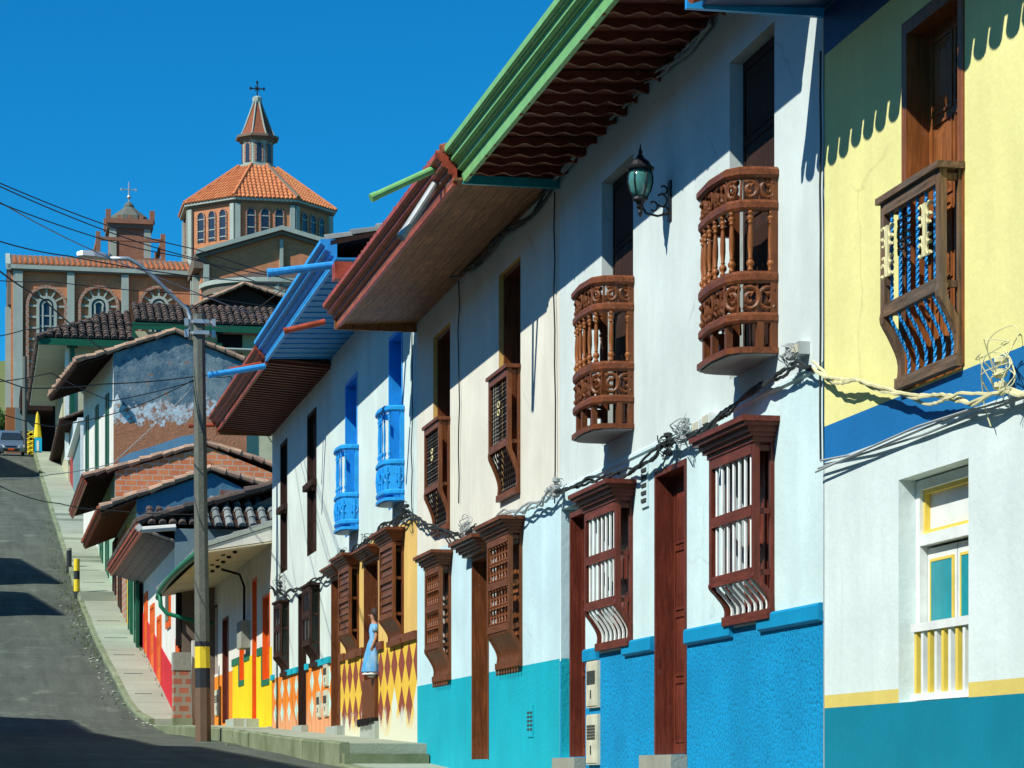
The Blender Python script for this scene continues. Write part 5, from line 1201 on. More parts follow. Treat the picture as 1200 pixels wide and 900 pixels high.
# octagonal drum and dome
sd=222.5; Wd=12.1; ap=Wd/2; cy=Y(310.5,sd-ap); zb=24; ze=Z(311,231,sd-ap-.6); R=ap/math.cos(math.pi/8)
t2=t
def octo(r,n=8): return [(-sd+r*math.cos(math.pi/8+k*math.pi/4),cy+r*math.sin(math.pi/8+k*math.pi/4)) for k in range(8)]
build(MB().exz(octo(R),zb,ze-.35),'drum_wall',M['church_brick'],t)
mb=MB(); mb.exz(octo(R+.5),ze-.24,ze-.05); build(mb,'drum_cornice',M['ch_grey'],t)
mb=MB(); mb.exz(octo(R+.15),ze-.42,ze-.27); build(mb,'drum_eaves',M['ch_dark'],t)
for k in range(8):
    a=math.pi/8+k*math.pi/4; x,y=-sd+(R+.05)*math.cos(a),cy+(R+.05)*math.sin(a)
    for sg in (-1,1):
        b_=a+sg*math.pi/8+0; tx,ty=-math.sin(b_),math.cos(b_)
        nx,ny=math.cos(b_),math.sin(b_)
        # strip on each face beside the corner
        c0=(x-sg*0*tx,y); p0=(x,y); p1=(x+sg*tx*.42,y+sg*ty*.42)
        q=[(p0[0]-nx*.2,p0[1]-ny*.2),(p1[0]-nx*.2,p1[1]-ny*.2),(p1[0]+nx*.22,p1[1]+ny*.22),(p0[0]+nx*.22,p0[1]+ny*.22)]
        mb=MB(); mb.exz(q,zb,ze-.52); build(mb,'drum_pilaster',M['ch_grey'],t)
    fa=k*math.pi/4   # face normal
    if k in (0,1,2,6,7):
        nx,ny=math.cos(fa),math.sin(fa); tx,ty=-ny,nx
        for u in (-1.2,0,1.2):
            cx_,cy_=-sd+ap*nx+u*tx,cy+ap*ny+u*ty; zt=ze-.8; r=.46
            def fr(mb,ri,ro,z0,d0,d1,mat=0):
                o=[(-ro,z0)]+[(-ro*math.cos(math.pi*i/8),zt-ro+ro*math.sin(math.pi*i/8)+0) for i in range(9)]+[(ro,z0)]; i_=[(-ri,z0)]+[(-ri*math.cos(math.pi*i/8),zt-ro+ri*math.sin(math.pi*i/8)) for i in range(9)]+[(ri,z0)]
                P=lambda uu,zz,dd:(cx_+tx*uu+nx*dd,cy_+ty*uu+ny*dd,zz)
                if ri==0: mb.prism([P(a,b,d0) for a,b in o],[P(a,b,d1) for a,b in o],mat)
                else:
                    for j in range(len(o)-1): mb.prism([P(*o[j],d0),P(*o[j+1],d0),P(*i_[j+1],d0),P(*i_[j],d0)],[P(*o[j],d1),P(*o[j+1],d1),P(*i_[j+1],d1),P(*i_[j],d1)],mat)
            mb=MB(); fr(mb,.33,.43,zt-2.6,0,.12); w=build(mb,'window',M['pillar_brick'],t); mb=MB(); fr(mb,0,.335,zt-2.6,.0,.05); build(mb,'pane',M['glass_ch'],t,w)
            mb=MB(); P=lambda uu,zz,dd:(cx_+tx*uu+nx*dd,cy_+ty*uu+ny*dd,zz)
            for zz in (zt-.7,zt-1.7,zt-2.4): mb.prism([P(-.3,zz,.05),P(.3,zz,.05),P(.3,zz+.08,.05),P(-.3,zz+.08,.05)],[P(-.3,zz,.09),P(.3,zz,.09),P(.3,zz+.08,.09),P(-.3,zz+.08,.09)])
            build(mb,'glazing_bar',M['ch_grey'],t,w)
# dome roof
zl_=Z(303,194,sd-1.6); rl=1.65; mb=MB()
for k in range(8):
    fa=k*math.pi/4; nx,ny=math.cos(fa),math.sin(fa); tx,ty=-ny,nx; ro=(R+.55)*math.cos(math.pi/8); hw_=(R+.55)*math.sin(math.pi/8); h2=rl*math.tan(math.pi/8)
    A=Vector((-sd+ro*nx-tx*hw_,cy+ro*ny-ty*hw_,ze-.03)); V_=Vector((-(ro-rl)*nx,-(ro-rl)*ny,zl_-ze)); L=V_.length
    B=A+Vector((tx,ty,0))*2*hw_; C=Vector((-sd+rl*nx+tx*h2,cy+rl*ny+ty*h2,zl_)); E=Vector((-sd+rl*nx-tx*h2,cy+rl*ny-ty*h2,zl_))
    mb.quad(A,B,C,E,0)
    if k in (0,1,2,6,7): tiles(mb,A,(tx,ty,0),V_,2*hw_,L,.36,.55,.14,clip=lambda u,v,L=L,hw_=hw_,h2=h2: (hw_-h2)*v/L+.05<u<2*hw_-(hw_-h2)*v/L-.05,base=False)
    mb.tube([A+Vector((0,0,.1)),E+Vector((0,0,.1))],.17,6)
build(mb,'dome_roof',[M['clay_or']],t)
mb=MB(); A=Vector(octo(R+.7)[0]+(ze+.12,)); E=Vector(octo(rl*1.05)[0]+(zl_+.15,)); mb.tube([A,E],.16,6); 
A=Vector(octo(R+.7)[0]+(ze+.1,)); build(mb,'ridge_cable',M['ch_dark'],t)
# lantern
def oc(r): return [(-sd+r*math.cos(math.pi/8+k*math.pi/4),cy+r*math.sin(math.pi/8+k*math.pi/4)) for k in range(8)]
z1_=Z(303,157,sd-1.4); mb=MB(); mb.exz(oc(1.38),zl_-.6,z1_-.2); lan=build(mb,'lantern',M['ch_grey'],t)
mb=MB(); mb.exz(oc(1.95),z1_-.2,z1_); mb.exz(oc(1.6),z1_-.45,z1_-.2); build(mb,'cornice',M['ch_dark'],t,lan)
mb=MB(); mb.exz(oc(1.62),zl_-.6,zl_+.25); build(mb,'base',M['ch_grey'],t,lan)
zs=Z(303,119,sd); mb=MB(); mb.lathe([(1.62,z1_+.01),(1.2,z1_+.75),(.28,zs-.1)],-sd,cy,8,ph=math.pi/8); build(mb,'spire',M['clay'],t,lan)
mb=MB()
for k in range(8):
    a=math.pi/8+k*math.pi/4; mb.tube([(-sd+1.6*math.cos(a),cy+1.6*math.sin(a),z1_+.03),(-sd+1.22*math.cos(a),cy+1.22*math.sin(a),z1_+.77),(-sd+.3*math.cos(a),cy+.3*math.sin(a),zs)],.07,5)
mb.lathe([(.35,zs-.15),(.42,zs),(.42,zs+.3),(.2,zs+.45)],-sd,cy,8); build(mb,'spire_rib',M['ch_grey'],t,lan)
for k in range(8):
    fa=k*math.pi/4; nx,ny=math.cos(fa),math.sin(fa); tx,ty=-ny,nx; a_=1.38*math.cos(math.pi/8); cx_,cy_=-sd+a_*nx,cy+a_*ny; zt=z1_-.6; r=.26
    P=lambda uu,zz,dd:(cx_+tx*uu+nx*dd,cy_+ty*uu+ny*dd,zz)
    for rr,dd,m_,nm in ((.38,.06,'pillar_brick','arch_surround'),(.2,.09,'glass_ch','pane')):
        o=[(-rr,zt-1.7)]+[(-rr*math.cos(math.pi*i/8),zt-.3+rr*math.sin(math.pi*i/8)) for i in range(9)]+[(rr,zt-1.7)]
        mb=MB(); mb.prism([P(a,b,-.02) for a,b in o],[P(a,b,dd) for a,b in o]); build(mb,nm,M[m_],t,lan)
zc=Z(303,96,sd); mb=MB(); mb.tube([(-sd,cy,zs+.3),(-sd,cy,zc)],.055,6); zq=Z(303,104,sd); mb.tube([(-sd,cy-.58,zq),(-sd,cy+.58,zq)],.055,6)
for dy,dz in ((-.58,0),(.58,0),(0,.55)): mb.tube([(-sd,cy+dy-.0,zq+dz-.12),(-sd,cy+dy,zq+dz+.12)],.09,6)
for k in range(4):
    a=math.pi/4+k*math.pi/2; mb.tube([(-sd,cy,zq),(-sd,cy+.3*math.cos(a),zq+.3*math.sin(a))],.04,5)
build(mb,'cross',M['iron'],t)
# bell tower
st=228; tw=Y(176,st)-Y(129,st); yc=Y(152.5,st); h_=tw/2; zt0=Z(152,300,st); zt1=Z(152,268,st); zt2=Z(152,259,st); zt3=Z(152,247,st)
mb=MB(); mb.box(-st-2*h_,-st,yc-h_,yc+h_,25,zt1); build(mb,'tower_wall',M['tower_brick'],t)
mb=MB()
for sy in (-1,1): mb.box(-st-.3,-st+.12,yc+sy*(h_-.25)-.3,yc+sy*(h_-.25)+.3,zt0-1,zt1)
build(mb,'tower_pilaster',M['ch_grey'],t)
build(MB().box(-st-2*h_-.25,-st+.25,yc-h_-.25,yc+h_+.25,zt1,zt2),'tower_cornice',M['ch_dark'],t)
mb=MB(); g_=h_+.16
for i in range(5):
    for j in range(5):
        if i in (0,4) or j in (0,4):
            x=-st-h_-g_+2*g_*i/4; y=yc-g_+2*g_*j/4; big=(i in(0,4) and j in(0,4)); w_=.22 if big else .17
            mb.box(x-w_,x+w_,y-w_,y+w_,zt2-.25,zt3-(0 if big else .45))
mb.box(-st-2*h_-.45,-st+.45,yc-g_-.1,yc+g_+.1,zt2-.3,zt2+.12)
build(mb,'crenel',M['tower_brick'],t)
mb=MB(); zp=Z(152,236,st); mb.lathe([(1.8,zt2+.1),(1.7,zt2+.6),(.85,zp-.5),(.35,zp-.1)],-st-h_,yc,8,ph=math.pi/8); mb.lathe([(.45,zp-.2),(.45,zp),(.2,zp+.3)],-st-h_,yc,8); build(mb,'tower_roof',M['pole'],t)
mb=MB(); zk=Z(152,208,st); mb.tube([(-st-h_,yc,zp),(-st-h_,yc,zk)],.07,6); zq=Z(152,217,st); mb.tube([(-st-h_,yc-.65,zq),(-st-h_,yc+.65,zq)],.045,6); mb.lathe([(.12,zp+.6),(.2,zp+.75),(.12,zp+.9)],-st-h_,yc,8)
for sy in (-.65,.65): mb.tube([(-st-h_,yc+sy,zq-.1),(-st-h_,yc+sy,zq+.1)],.09,6)
build(mb,'cross',M['silver'],t)
mb=MB(); g_=(Y(191,st-2.2)-Y(115,st-2.2))/2; ycg=(Y(191,st-2.2)+Y(115,st-2.2))/2; zr_=Z(152,281,st-2.2)
for dx in (2.2,-2*h_-2.2):
    for k in (-1,1):
        y=ycg+g_*k; x=-st+dx; tall=abs(k)==1; mb.box(x-.2,x+.2,y-.2,y+.2,zt0-.6,Z(152,273 if tall else 275,st-2.2))
mb.box(-st+2.0,-st+2.4,ycg-g_,ycg+g_,zr_-.14,zr_+.14)
for sy in (-1,1): mb.box(-st-2*h_-2.3,-st+2.3,ycg+sy*g_-.15,ycg+sy*g_+.15,zr_-.2,zr_+.2)
mb.box(-st-2*h_-2.4,-st+2.4,ycg-g_-.2,ycg+g_+.2,zt0-1.6,zt0-.6)
build(mb,'gallery',M['tower_brick'],t)
# ---------------------------------------------------------------- wall lantern
random.seed(41)
xl=S(786); t=T('wall_lantern','black wall lantern with a greenish glass globe on a scrolled bracket','lantern',(xl,-.01,5.4))
hz=lambda px,py,y=0: (905-py)*(F*(D+y)/(CT*(px+30)))/F
yl=-.30; zt=hz(760,185); z0=zt-.0
zg0=5.47; zg1=5.73
k=MB(); k.lathe([(.06,zg0),(.095,zg0+.06),(.115,zg0+.14),(.112,zg0+.2),(.098,zg1)],xl,yl,16); build(k,'glass_globe',M['glass_teal'],t,smooth=True)
k=MB(); k.lathe([(.135,zg1),(.14,zg1+.015),(.105,zg1+.04),(.085,zg1+.08),(.042,zg1+.11),(.03,zg1+.13),(.016,zg1+.155),(.022,zg1+.17),(.01,zg1+.2),(.003,zg1+.25)],xl,yl,12); build(k,'cap',M['iron'],t)
k=MB()
for i in range(6):
    a=i*math.pi/3+.3; k.tube([(xl+r*math.cos(a),yl+r*math.sin(a),z) for r,z in ((.065,zg0),(.10,zg0+.06),(.12,zg0+.14),(.117,zg0+.2),(.102,zg1))],.007,5)
k.lathe([(.07,zg0),(.078,zg0-.025),(.045,zg0-.045),(.025,zg0-.075),(.04,zg0-.09),(.018,zg0-.12),(.026,zg0-.145),(.006,zg0-.19)],xl,yl,12); build(k,'frame',M['iron'],t)
k=MB(); k.box(xl-.045,xl+.045,-.02,-.001,5.26,5.64); k.tube([(xl,-.02,5.33),(xl,-.13,5.30),(xl,-.24,5.32),(xl,-.3,5.40)],.012,6)
for c,r in (((-.09,5.45),.06),((-.07,5.55),.04),((-.17,5.39),.045),((-.06,5.36),.035)): scroll(k,(xl,c[0],c[1]),(0,1,0),r,.009,1)
build(k,'bracket',M['iron'],t)
# ---------------------------------------------------------------- utility pole with street lamp arm
p=SP(238,862,55); pt=SP(233,369,55); H=pt[2]-p[2]
t=T('utility_pole','tall weathered concrete pole with a yellow band between two black bands near its foot','pole',(p[0],p[1],p[2]-.3))
bz=lambda py:(905-py)*55/3000
def seg(name,a,b_,m_):
    k=MB(); ra=.165-.045*(a-p[2])/H; rb=.165-.045*(b_-p[2])/H; dx=(pt[1]-p[1])/H
    k.tube([(p[0],p[1]+dx*(a-p[2]),a),(p[0],p[1]+dx*(b_-p[2]),b_)],[ra*1.08,rb*1.08],8,phase=.39); return build(k,name,m_,t)
seg('foot',p[2]-.3,bz(806),M['pole_b']); seg('black_band',bz(806)+.001,bz(783),M['band_k']); seg('yellow_band',bz(783)+.001,bz(758),M['band_y']); seg('black_band',bz(758)+.001,bz(752),M['band_k']); seg('shaft',bz(752)+.001,pt[2],M['pole'])
mb=MB()
for py in (378,391):
    q=SP(235,py,55); mb.tube([(q[0],q[1]-.62+.3,q[2]),(q[0],q[1]+.3,q[2])],.035,6)
    mb.box(q[0]-.18,q[0]+.18,q[1]-.17,q[1]+.17,q[2]-.04,q[2]+.04)
    for d in (-.3,.28): mb.box(q[0]-.05,q[0]+.05,q[1]+d-.04,q[1]+d+.04,q[2]-.08,q[2]+.08)
build(mb,'clamp',M['silver'],t)
mb=MB(); pts=[SP(223,398,55),SP(223,372,55),SP(219,362,55),SP(205,350,54.9),SP(180,325,54.7),SP(163,310,54.6),SP(150,303,54.5),SP(128,303,54.4)]
mb.tube(pts,.045,8); build(mb,'lamp_arm',M['silver'],t,smooth=True)
a=Vector(SP(129,302.5,54.4)); b_=Vector(SP(90,298,54.2)); d=(b_-a); mb=MB(); up=Vector((0,0,1)); sd_=d.cross(up).normalized()
for k in range(1): 
    pr=[(0,.05,.03),(.15,.13,.08),(.5,.19,.10),(.85,.15,.08),(1,.05,.04)]; base=[]
    for u,w_,h in pr:
        c=a+d*u; base.append([c-sd_*w_-up*.03,c+sd_*w_-up*.03,c+sd_*w_*.6+up*h,c-sd_*w_*.6+up*h])
    for q0,q1 in zip(base,base[1:]): mb.prism([tuple(v) for v in q0],[tuple(v) for v in q1])
g=build(mb,'lamp_head',M['silver'],t)
# ---------------------------------------------------------------- bollard
p=SP(90,704,99.8)
t=T('bollard','yellow and black striped post at the kerb halfway up the hill','bollard',(p[0],p[1],road(-p[0])))
zz=road(-p[0])-.05; k=[('black_band','band_k',0,.33),('yellow_band','band_y',.33,.8),('black_band','band_k',.8,1.13),('yellow_band','band_y',1.13,1.6)]
for nm,m_,a,b_ in k: 
    mb=MB(); mb.tube([(p[0],p[1],zz+a+.001),(p[0],p[1],zz+b_)],.115,12); build(mb,nm,M[m_],t)
p2=SP(81,676,108); t=T('bollard','dark second kerb post just uphill of the striped one, its black standing in for shadow','bollard',(p2[0],p2[1],road(-p2[0])))
mb=MB(); mb.tube([(p2[0],p2[1],road(-p2[0])),(p2[0],p2[1],road(-p2[0])+.95)],.11,12); build(mb,'shaft',M['band_k'],t); mb=MB(); mb.tube([(p2[0],p2[1],road(-p2[0])+.951),(p2[0],p2[1],road(-p2[0])+1.05)],.11,12); build(mb,'cap',M['concrete'],t)  # shaft black all over: shadow put into the post's colour
# ---------------------------------------------------------------- child in the doorway
xg=S(441.5); yg=-.03; zf=1.575
t=T('person','small child in a light blue dress standing in the amber house doorway, looking out','person',(xg,yg,zf))
V=[(0,0,.52),(0,0,.62),(0,-.005,.76),(0,0,.86),(0,-.015,.915),(0,-.02,.98),(0,-.025,1.06),
   (.055,0,.50),(.055,-.01,.27),(.055,.005,.05),(.055,-.08,.02),(-.055,0,.50),(-.055,-.01,.27),(-.055,.005,.05),(-.055,-.08,.02),
   (.11,0,.83),(.15,-.0,.67),(.155,-.05,.53),(.15,-.065,.49),(-.11,0,.83),(-.15,-.0,.67),(-.155,-.05,.53),(-.15,-.065,.49)]
E=[(0,1),(1,2),(2,3),(3,4),(4,5),(5,6),(0,7),(7,8),(8,9),(9,10),(0,11),(11,12),(12,13),(13,14),(3,15),(15,16),(16,17),(17,18),(3,19),(19,20),(20,21),(21,22)]
Rr=[.085,.08,.09,.07,.035,.072,.062,.055,.045,.032,.026,.055,.045,.032,.026,.04,.03,.024,.02,.04,.03,.024,.02]
for sx,b0 in ((1,18),(-1,22)):
    for kf in range(5):
        n0=len(V); bx,by,bz_=V[b0]; dx=(kf-1.5)*.011 if kf<4 else sx*-.022; l=(.05,.058,.054,.042,.035)[kf]
        V+= [(bx,by-.003+dx,bz_-.018),(bx,by-.008+dx*1.3,bz_-.018-l*.6),(bx,by+.0+dx*1.3,bz_-.018-l*.95)]; E+=[(b0,n0),(n0,n0+1),(n0+1,n0+2)]; Rr+=[.008,.0065,.005]
me=bpy.data.meshes.new('body'); me.from_pydata(V,E,[]); ob=bpy.data.objects.new('body',me); COL.objects.link(ob); ob.parent=t.o
md=ob.modifiers.new('skin','SKIN'); 
for i,v_ in enumerate(me.skin_vertices[0].data if me.skin_vertices else []): v_.radius=(Rr[i],Rr[i]); v_.use_root=(i==0)
if not me.skin_vertices:
    pass
sb_=ob.modifiers.new('sub','SUBSURF'); sb_.levels=1; sb_.render_levels=2
me.materials.append(M['skin'])
dg=bpy.context.evaluated_depsgraph_get(); dg.update(); me2=bpy.data.meshes.new_from_object(ob.evaluated_get(dg)); ob.modifiers.clear(); ob.data=me2
if not me2.materials: me2.materials.append(M['skin'])
for p_ in me2.polygons: p_.use_smooth=True
def lz(prof,n=20,fold=0,cx=0,cy=0):
    mb=MB(); 
    for i,(rx,ry,z,yo) in enumerate(prof):
        for k in range(n):
            a=2*math.pi*k/n; f=1+fold*math.sin(a*9+i*.3)*(1 if i>2 and fold else 0)*(i/len(prof)); mb.v.append((xg+cx+rx*math.cos(a)*f,yg+cy+yo+ry*math.sin(a)*f,zf+z))
    for i in range(len(prof)-1):
        for k in range(n): mb.f.append([i*n+k,i*n+(k+1)%n,(i+1)*n+(k+1)%n,(i+1)*n+k]); mb.m.append(0)
    return mb
dr=build(lz([(.05,.045,.895,0),(.12,.08,.86,0),(.125,.095,.76,-.005),(.10,.085,.64,0),(.14,.12,.55,-.005),(.18,.16,.35,-.02),(.21,.19,.14,-.03),(.215,.195,.08,-.03)],40,.05),'dress',M['cloth_b'],t,smooth=True)
build(lz([(.17,.15,.14,-.02),(.2,.18,.05,-.03),(.2,.18,.035,-.03)],40,.06),'petticoat',M['whitep'],t,smooth=True)
mb=MB()
for sx in (-1,1): mb.tube([(xg+sx*.11,yg,zf+.84),(xg+sx*.15,yg-.015,zf+.74)],[.058,.05],12)
build(mb,'sleeve',M['cloth_b'],t,smooth=True)
hb=lz([(.02,.02,1.145,.015),(.06,.06,1.13,.015),(.088,.092,1.08,.015),(.094,.092,1.02,.025),(.09,.075,.95,.045),(.075,.05,.88,.06),(.05,.03,.80,.07)],20,.0); build(hb,'hair',M['hair'],t,smooth=True)
mb=MB()
for sx in (-1,1): mb.lathe([(.004,zf+1.03),(.009,zf+1.037),(.004,zf+1.044)],xg+sx*.028,yg-.092,8)
build(mb,'eye',M['dark'],t); mb=MB(); mb.lathe([(.004,zf+1.0),(.012,zf+1.005),(.004,zf+1.03)],xg,yg-.098,8); build(mb,'nose',M['skin'],t)
mb=MB(); mb.box(xg-.018,xg+.018,yg-.093,yg-.086,zf+.975,zf+.981); build(mb,'mouth',M['redbrown'],t)
mb=MB()
for sx in (-1,1): mb.tube([(xg+sx*.055,yg+.03,zf+.02),(xg+sx*.055,yg-.05,zf+.02),(xg+sx*.055,yg-.11,zf+.015)],[.03,.034,.022],10)
build(mb,'shoe',M['whitep'],t,smooth=True)
# ---------------------------------------------------------------- car at the crest
pc=SP(13,545.5,168); zc=road(-pc[0])+.02
t=T('parked_car','silver-blue hatchback facing downhill at the crest, beside the yellow display rack','car',(pc[0],pc[1],zc)); t.o.rotation_euler=(0,math.radians(11),ROT) 
t.o.rotation_mode='XYZ'
Mr=Matrix.Rotation(ROT,3,'Z')@Matrix.Rotation(math.radians(11),3,'Y'); t.o.rotation_euler=Mr.to_euler()
cx,cy_,cz=pc[0],pc[1],zc
car=paint('car_paint',(.16,.24,.32),.25,.05,.5); trim=M['iron']
def hull(prof,ws,mat,name,parent=None):   # prof: closed (x,z) outlines at several half widths
    mb=MB(); n=len(prof[0])
    secs=[]
    for (pp,w_) in zip(prof,ws): secs.append([(cx+x,cy_+w_,cz+z) for x,z in pp])
    for s_ in secs: mb.v+=s_
    for i in range(len(secs)-1):
        for k in range(n): mb.f.append([i*n+k,i*n+(k+1)%n,(i+1)*n+(k+1)%n,(i+1)*n+k]); mb.m.append(0)
    mb.f.append(list(range(n))[::-1]); mb.m.append(0); mb.f.append([(len(secs)-1)*n+k for k in range(n)]); mb.m.append(0)
    return build(mb,name,mat,t,parent,smooth=False)
low=[(0,.25),(.02,.5),(-.05,.68),(-.35,.82),(-.95,.93),(-1.3,.97),(-3.5,.98),(-3.95,.9),(-4.05,.6),(-4.0,.28),(-2,.2)]
inn=[(-.08,.3),(-.06,.5),(-.12,.64),(-.42,.76),(-.98,.86),(-1.3,.9),(-3.45,.9),(-3.85,.8),(-3.95,.6),(-3.9,.32),(-2,.24)]
body_=hull([inn,low,low,inn],[-.86,-.76,.76,.86],car,'body')
cab=[(-1.0,.93),(-1.65,1.38),(-2.0,1.45),(-3.1,1.44),(-3.6,1.2),(-3.8,.95)]; cab2=[(-1.02,.92),(-1.7,1.33),(-2.05,1.40),(-3.08,1.39),(-3.55,1.15),(-3.78,.92)]
hull([[(a,.9+(b-.9)*.05) for a,b in cab2],cab2,cab,cab,cab2,[(a,.9+(b-.9)*.05) for a,b in cab2]],[-.82,-.68,-.6,.6,.68,.82],car,'roof')
mb=MB(); P=[(cx-1.03,cy_-.68,cz+.975),(cx-1.03,cy_+.68,cz+.975),(cx-1.60,cy_+.57,cz+1.37),(cx-1.60,cy_-.57,cz+1.37)]; Q=[(a+.012,b,c+.016) for a,b,c in P]; mb.prism(P,Q); build(mb,'windscreen',M['glass_dk'],t)
for sy in (-1,1):
    mb=MB(); P=[(cx-1.35,cy_+sy*.80,cz+.98),(cx-3.4,cy_+sy*.80,cz+.98),(cx-3.2,cy_+sy*.70,cz+1.28),(cx-1.75,cy_+sy*.70,cz+1.3)]; mb.prism(P,[(a,b+sy*.02,c) for a,b,c in P]); build(mb,'side_window',M['glass_dk'],t)
    mb=MB(); mb.prism([(cx-.0,cy_+sy*.42,cz+.54),(cx-.1,cy_+sy*.84,cz+.56),(cx-.16,cy_+sy*.84,cz+.70),(cx-.04,cy_+sy*.5,cz+.66)],[(cx+.02,cy_+sy*.42,cz+.54),(cx-.04,cy_+sy*.85,cz+.56),(cx-.12,cy_+sy*.85,cz+.72),(cx-.02,cy_+sy*.5,cz+.68)]); build(mb,'headlight',M['whitep'],t)
    mb=MB(); mb.box(cx-1.35,cx-1.2,cy_+sy*.92-.08,cy_+sy*.92+.08,cz+.95,cz+1.07); build(mb,'wing_mirror',car,t)
    for dx in (-.75,-3.25):
        mb=MB(); yw=cy_+sy*.76; mb.tube([(cx+dx,yw-.1,cz+.3),(cx+dx,yw+.11,cz+.3)],.31,20); wz=build(mb,'wheel',M['iron'],t); mb=MB(); mb.tube([(cx+dx,yw+sy*.1,cz+.3),(cx+dx,yw+sy*.125,cz+.3)],.19,12); build(mb,'rim',M['silver'],t,wz)
mb=MB(); mb.box(cx+.005,cx+.03,cy_-.5,cy_+.5,cz+.3,cz+.45); mb.box(cx+.0,cx+.025,cy_-.35,cy_+.35,cz+.57,cz+.63); build(mb,'radiator_grille',trim,t)
build(MB().box(cx+.03,cx+.045,cy_-.2,cy_+.2,cz+.36,cz+.48),'number_plate',M['orange_wood'],t)
# ---------------------------------------------------------------- painted things at the street end
a=SS(44,545,172); zz=road(172)
t=T('parasol','closed yellow parasol standing over a bright blue and white banner stand by the crest','parasol',(a[0],a[1],zz))
zl=SS(45,514,172)[2]; zh=SS(45,482,172)[2]
mb=MB(); mb.tube([(a[0],a[1],zz),(a[0],a[1],zh)],.03,6); build(mb,'pole',M['silver'],t)
mb=MB(); mb.lathe([(.24,zl),(.27,zl+.1),(.19,zl+.8),(.1,zh-.25),(.03,zh-.05)],a[0],a[1],9); build(mb,'canopy',M['band_y'],t)
t=T('banner_stand','bright blue banner stand with a white stripe under the closed yellow parasol','stand',(a[0]+.3,a[1],zz))
b0=SS(40.5,545,171.6)[1]; b1=SS(49,545,171.6)[1]; mb=MB(); mb.box(-171.7,-171.55,b0,b1,zz,zl); build(mb,'panel',paint('banner_blue',(.01,.42,.75),.6),t); mb=MB(); mb.box(-171.545,-171.53,(b0+b1)/2-.1,(b0+b1)/2+.05,zz+.2,zl-.2); build(mb,'stripe',M['whitep'],t)
t=T('display_rack','yellow display rack with dark zigzag braces beside the parked car','rack',SS(35,545,171))
c0=SS(32,545,171)[1]; c1=SS(39,545,171)[1]; zt_=SS(35,516,171)[2]
mb=MB()
for y in (c0,c1-.08,(c0+c1)/2): mb.box(-171.1,-171,y,y+.08,zz,zt_)
for k in range(5):
    z=zz+.1+.3*k; mb.tube([(-170.98,c0,z),(-170.98,c1,z+.22)],.045,5); mb.tube([(-170.96,c0+.05,z+.25),(-170.96,c1,z+.05)],.04,5)
build(mb,'frame',M['band_y'],t); mb=MB(); mb.box(-171.3,-171.12,c0,c1,zz,zt_-.1); build(mb,'back_panel',M['wood_or'],t)
# bush on the far left, tree clumps on the hill
def clump(name,label,cat,c,R_,n,seed,h=None):
    random.seed(seed); t=T(name,label,cat,c); mb=MB(); k=0
    sub=[(random.uniform(-.6,.6)*R_,random.uniform(-.6,.6)*R_,random.uniform(.3,1.5)*R_,random.uniform(.3,.55)*R_) for _ in range(9)]
    for i in range(n):
        q=random.choice(sub); a=random.uniform(0,6.28); b=random.uniform(-1,1); r=q[3]*random.uniform(.7,1.05); cb=math.sqrt(1-b*b)
        x,y,z=c[0]+q[0]+r*cb*math.cos(a),c[1]+q[1]+r*cb*math.sin(a),c[2]+q[2]+r*b; s=random.uniform(.12,.26)*R_*.35
        u=Vector((random.gauss(0,1),random.gauss(0,1),random.gauss(0,1))).normalized()*s; w=u.cross(Vector((random.random(),random.random(),random.random()))).normalized()*s*.6
        mb.add([(x-u.x,y-u.y,z-u.z),(x+w.x,y+w.y,z+w.z),(x+u.x,y+u.y,z+u.z),(x-w.x,y-w.y,z-w.z)],[(0,1,2,3)])
    build(mb,'crown',M['leaf'],t); mb=MB(); mb.tube([(c[0],c[1],c[2]-1),(c[0]+.1,c[1],c[2]+R_)],[.12*R_,.05*R_],7); build(mb,'trunk',M['wood_dk'],t)
M['leaf']=tilem('leaves',(.10,.20,.03),(.04,.10,.02),rough=.7,var=.3)
q=SS(2,522,196); clump('bush','bright green bush behind the parked car under the hill','bush',(q[0],q[1],q[2]),1.6,2200,3)
# ---------------------------------------------------------------- facing row, outside the left edge of the photo (casts the road shadows)
random.seed(51)
def left_house(sa,sb,H,label,wm,dm,tm='clay',twos=True):
    sm=(sa+sb)/2; zf_=road(sa); t=T('house',label,'house',(-sm,-9.25,zf_),rot=math.pi)
    o=(-sm,-9.25); w=(sb-sa)/2; x0,x1=-sm-w,-sm+w; y0=-9.25; he=zf_+H+ (road(sb)-road(sa))*.5; ops=[]
    n=max(2,int((sb-sa)/3.2))
    for i in range(n):
        c=x0+(x1-x0)*(i+.5)/n; z0=zf_+.1+(x1-c)*0
        gz=road(-(2*(-sm)-c)) if False else road(sm-(-(c+sm)))  
        g0=road(sm+(c+sm))+.2
        if i%2: ops.append(dict(x0=c-.5,x1=c+.5,z0=g0,z1=g0+2.4,rm=1,k='d'))
        else: ops.append(dict(x0=c-.5,x1=c+.5,z0=g0+1.0,z1=g0+2.4,rm=1,k='w'))
        if twos and he>g0+5.3: ops.append(dict(x0=c-.5,x1=c+.5,z0=g0+3.2,z1=g0+5.1,rm=1,k='w'))
    body(t,x0,x1,zf_-1.5,he,ops,[(road(sm)+1.2,0),(99,1)],[wm[0],wm[1]],hr=he+1.6,y0=y0,depth=8)
    for q in ops:
        if q['k']=='d': door(t,q['x0'],q['x1'],q['z0'],q['z1'],.15,dm,dm,3,1,y0=y0)
        else: shutter(t,q['x0'],q['x1'],q['z0'],q['z1'],dm,.12,2,2,y0=y0)
    roof(t,x0,x1,.95,he+.1,22,tm=tm,y0=y0); soffit(t,x0,x1,.92,he-.03,M['soffit_c'],'flat',y0=y0)
left_house(-14,8,6.6,'house across the street with green base and white upper wall',(M['green_pale'],M['white_b']),'wood')
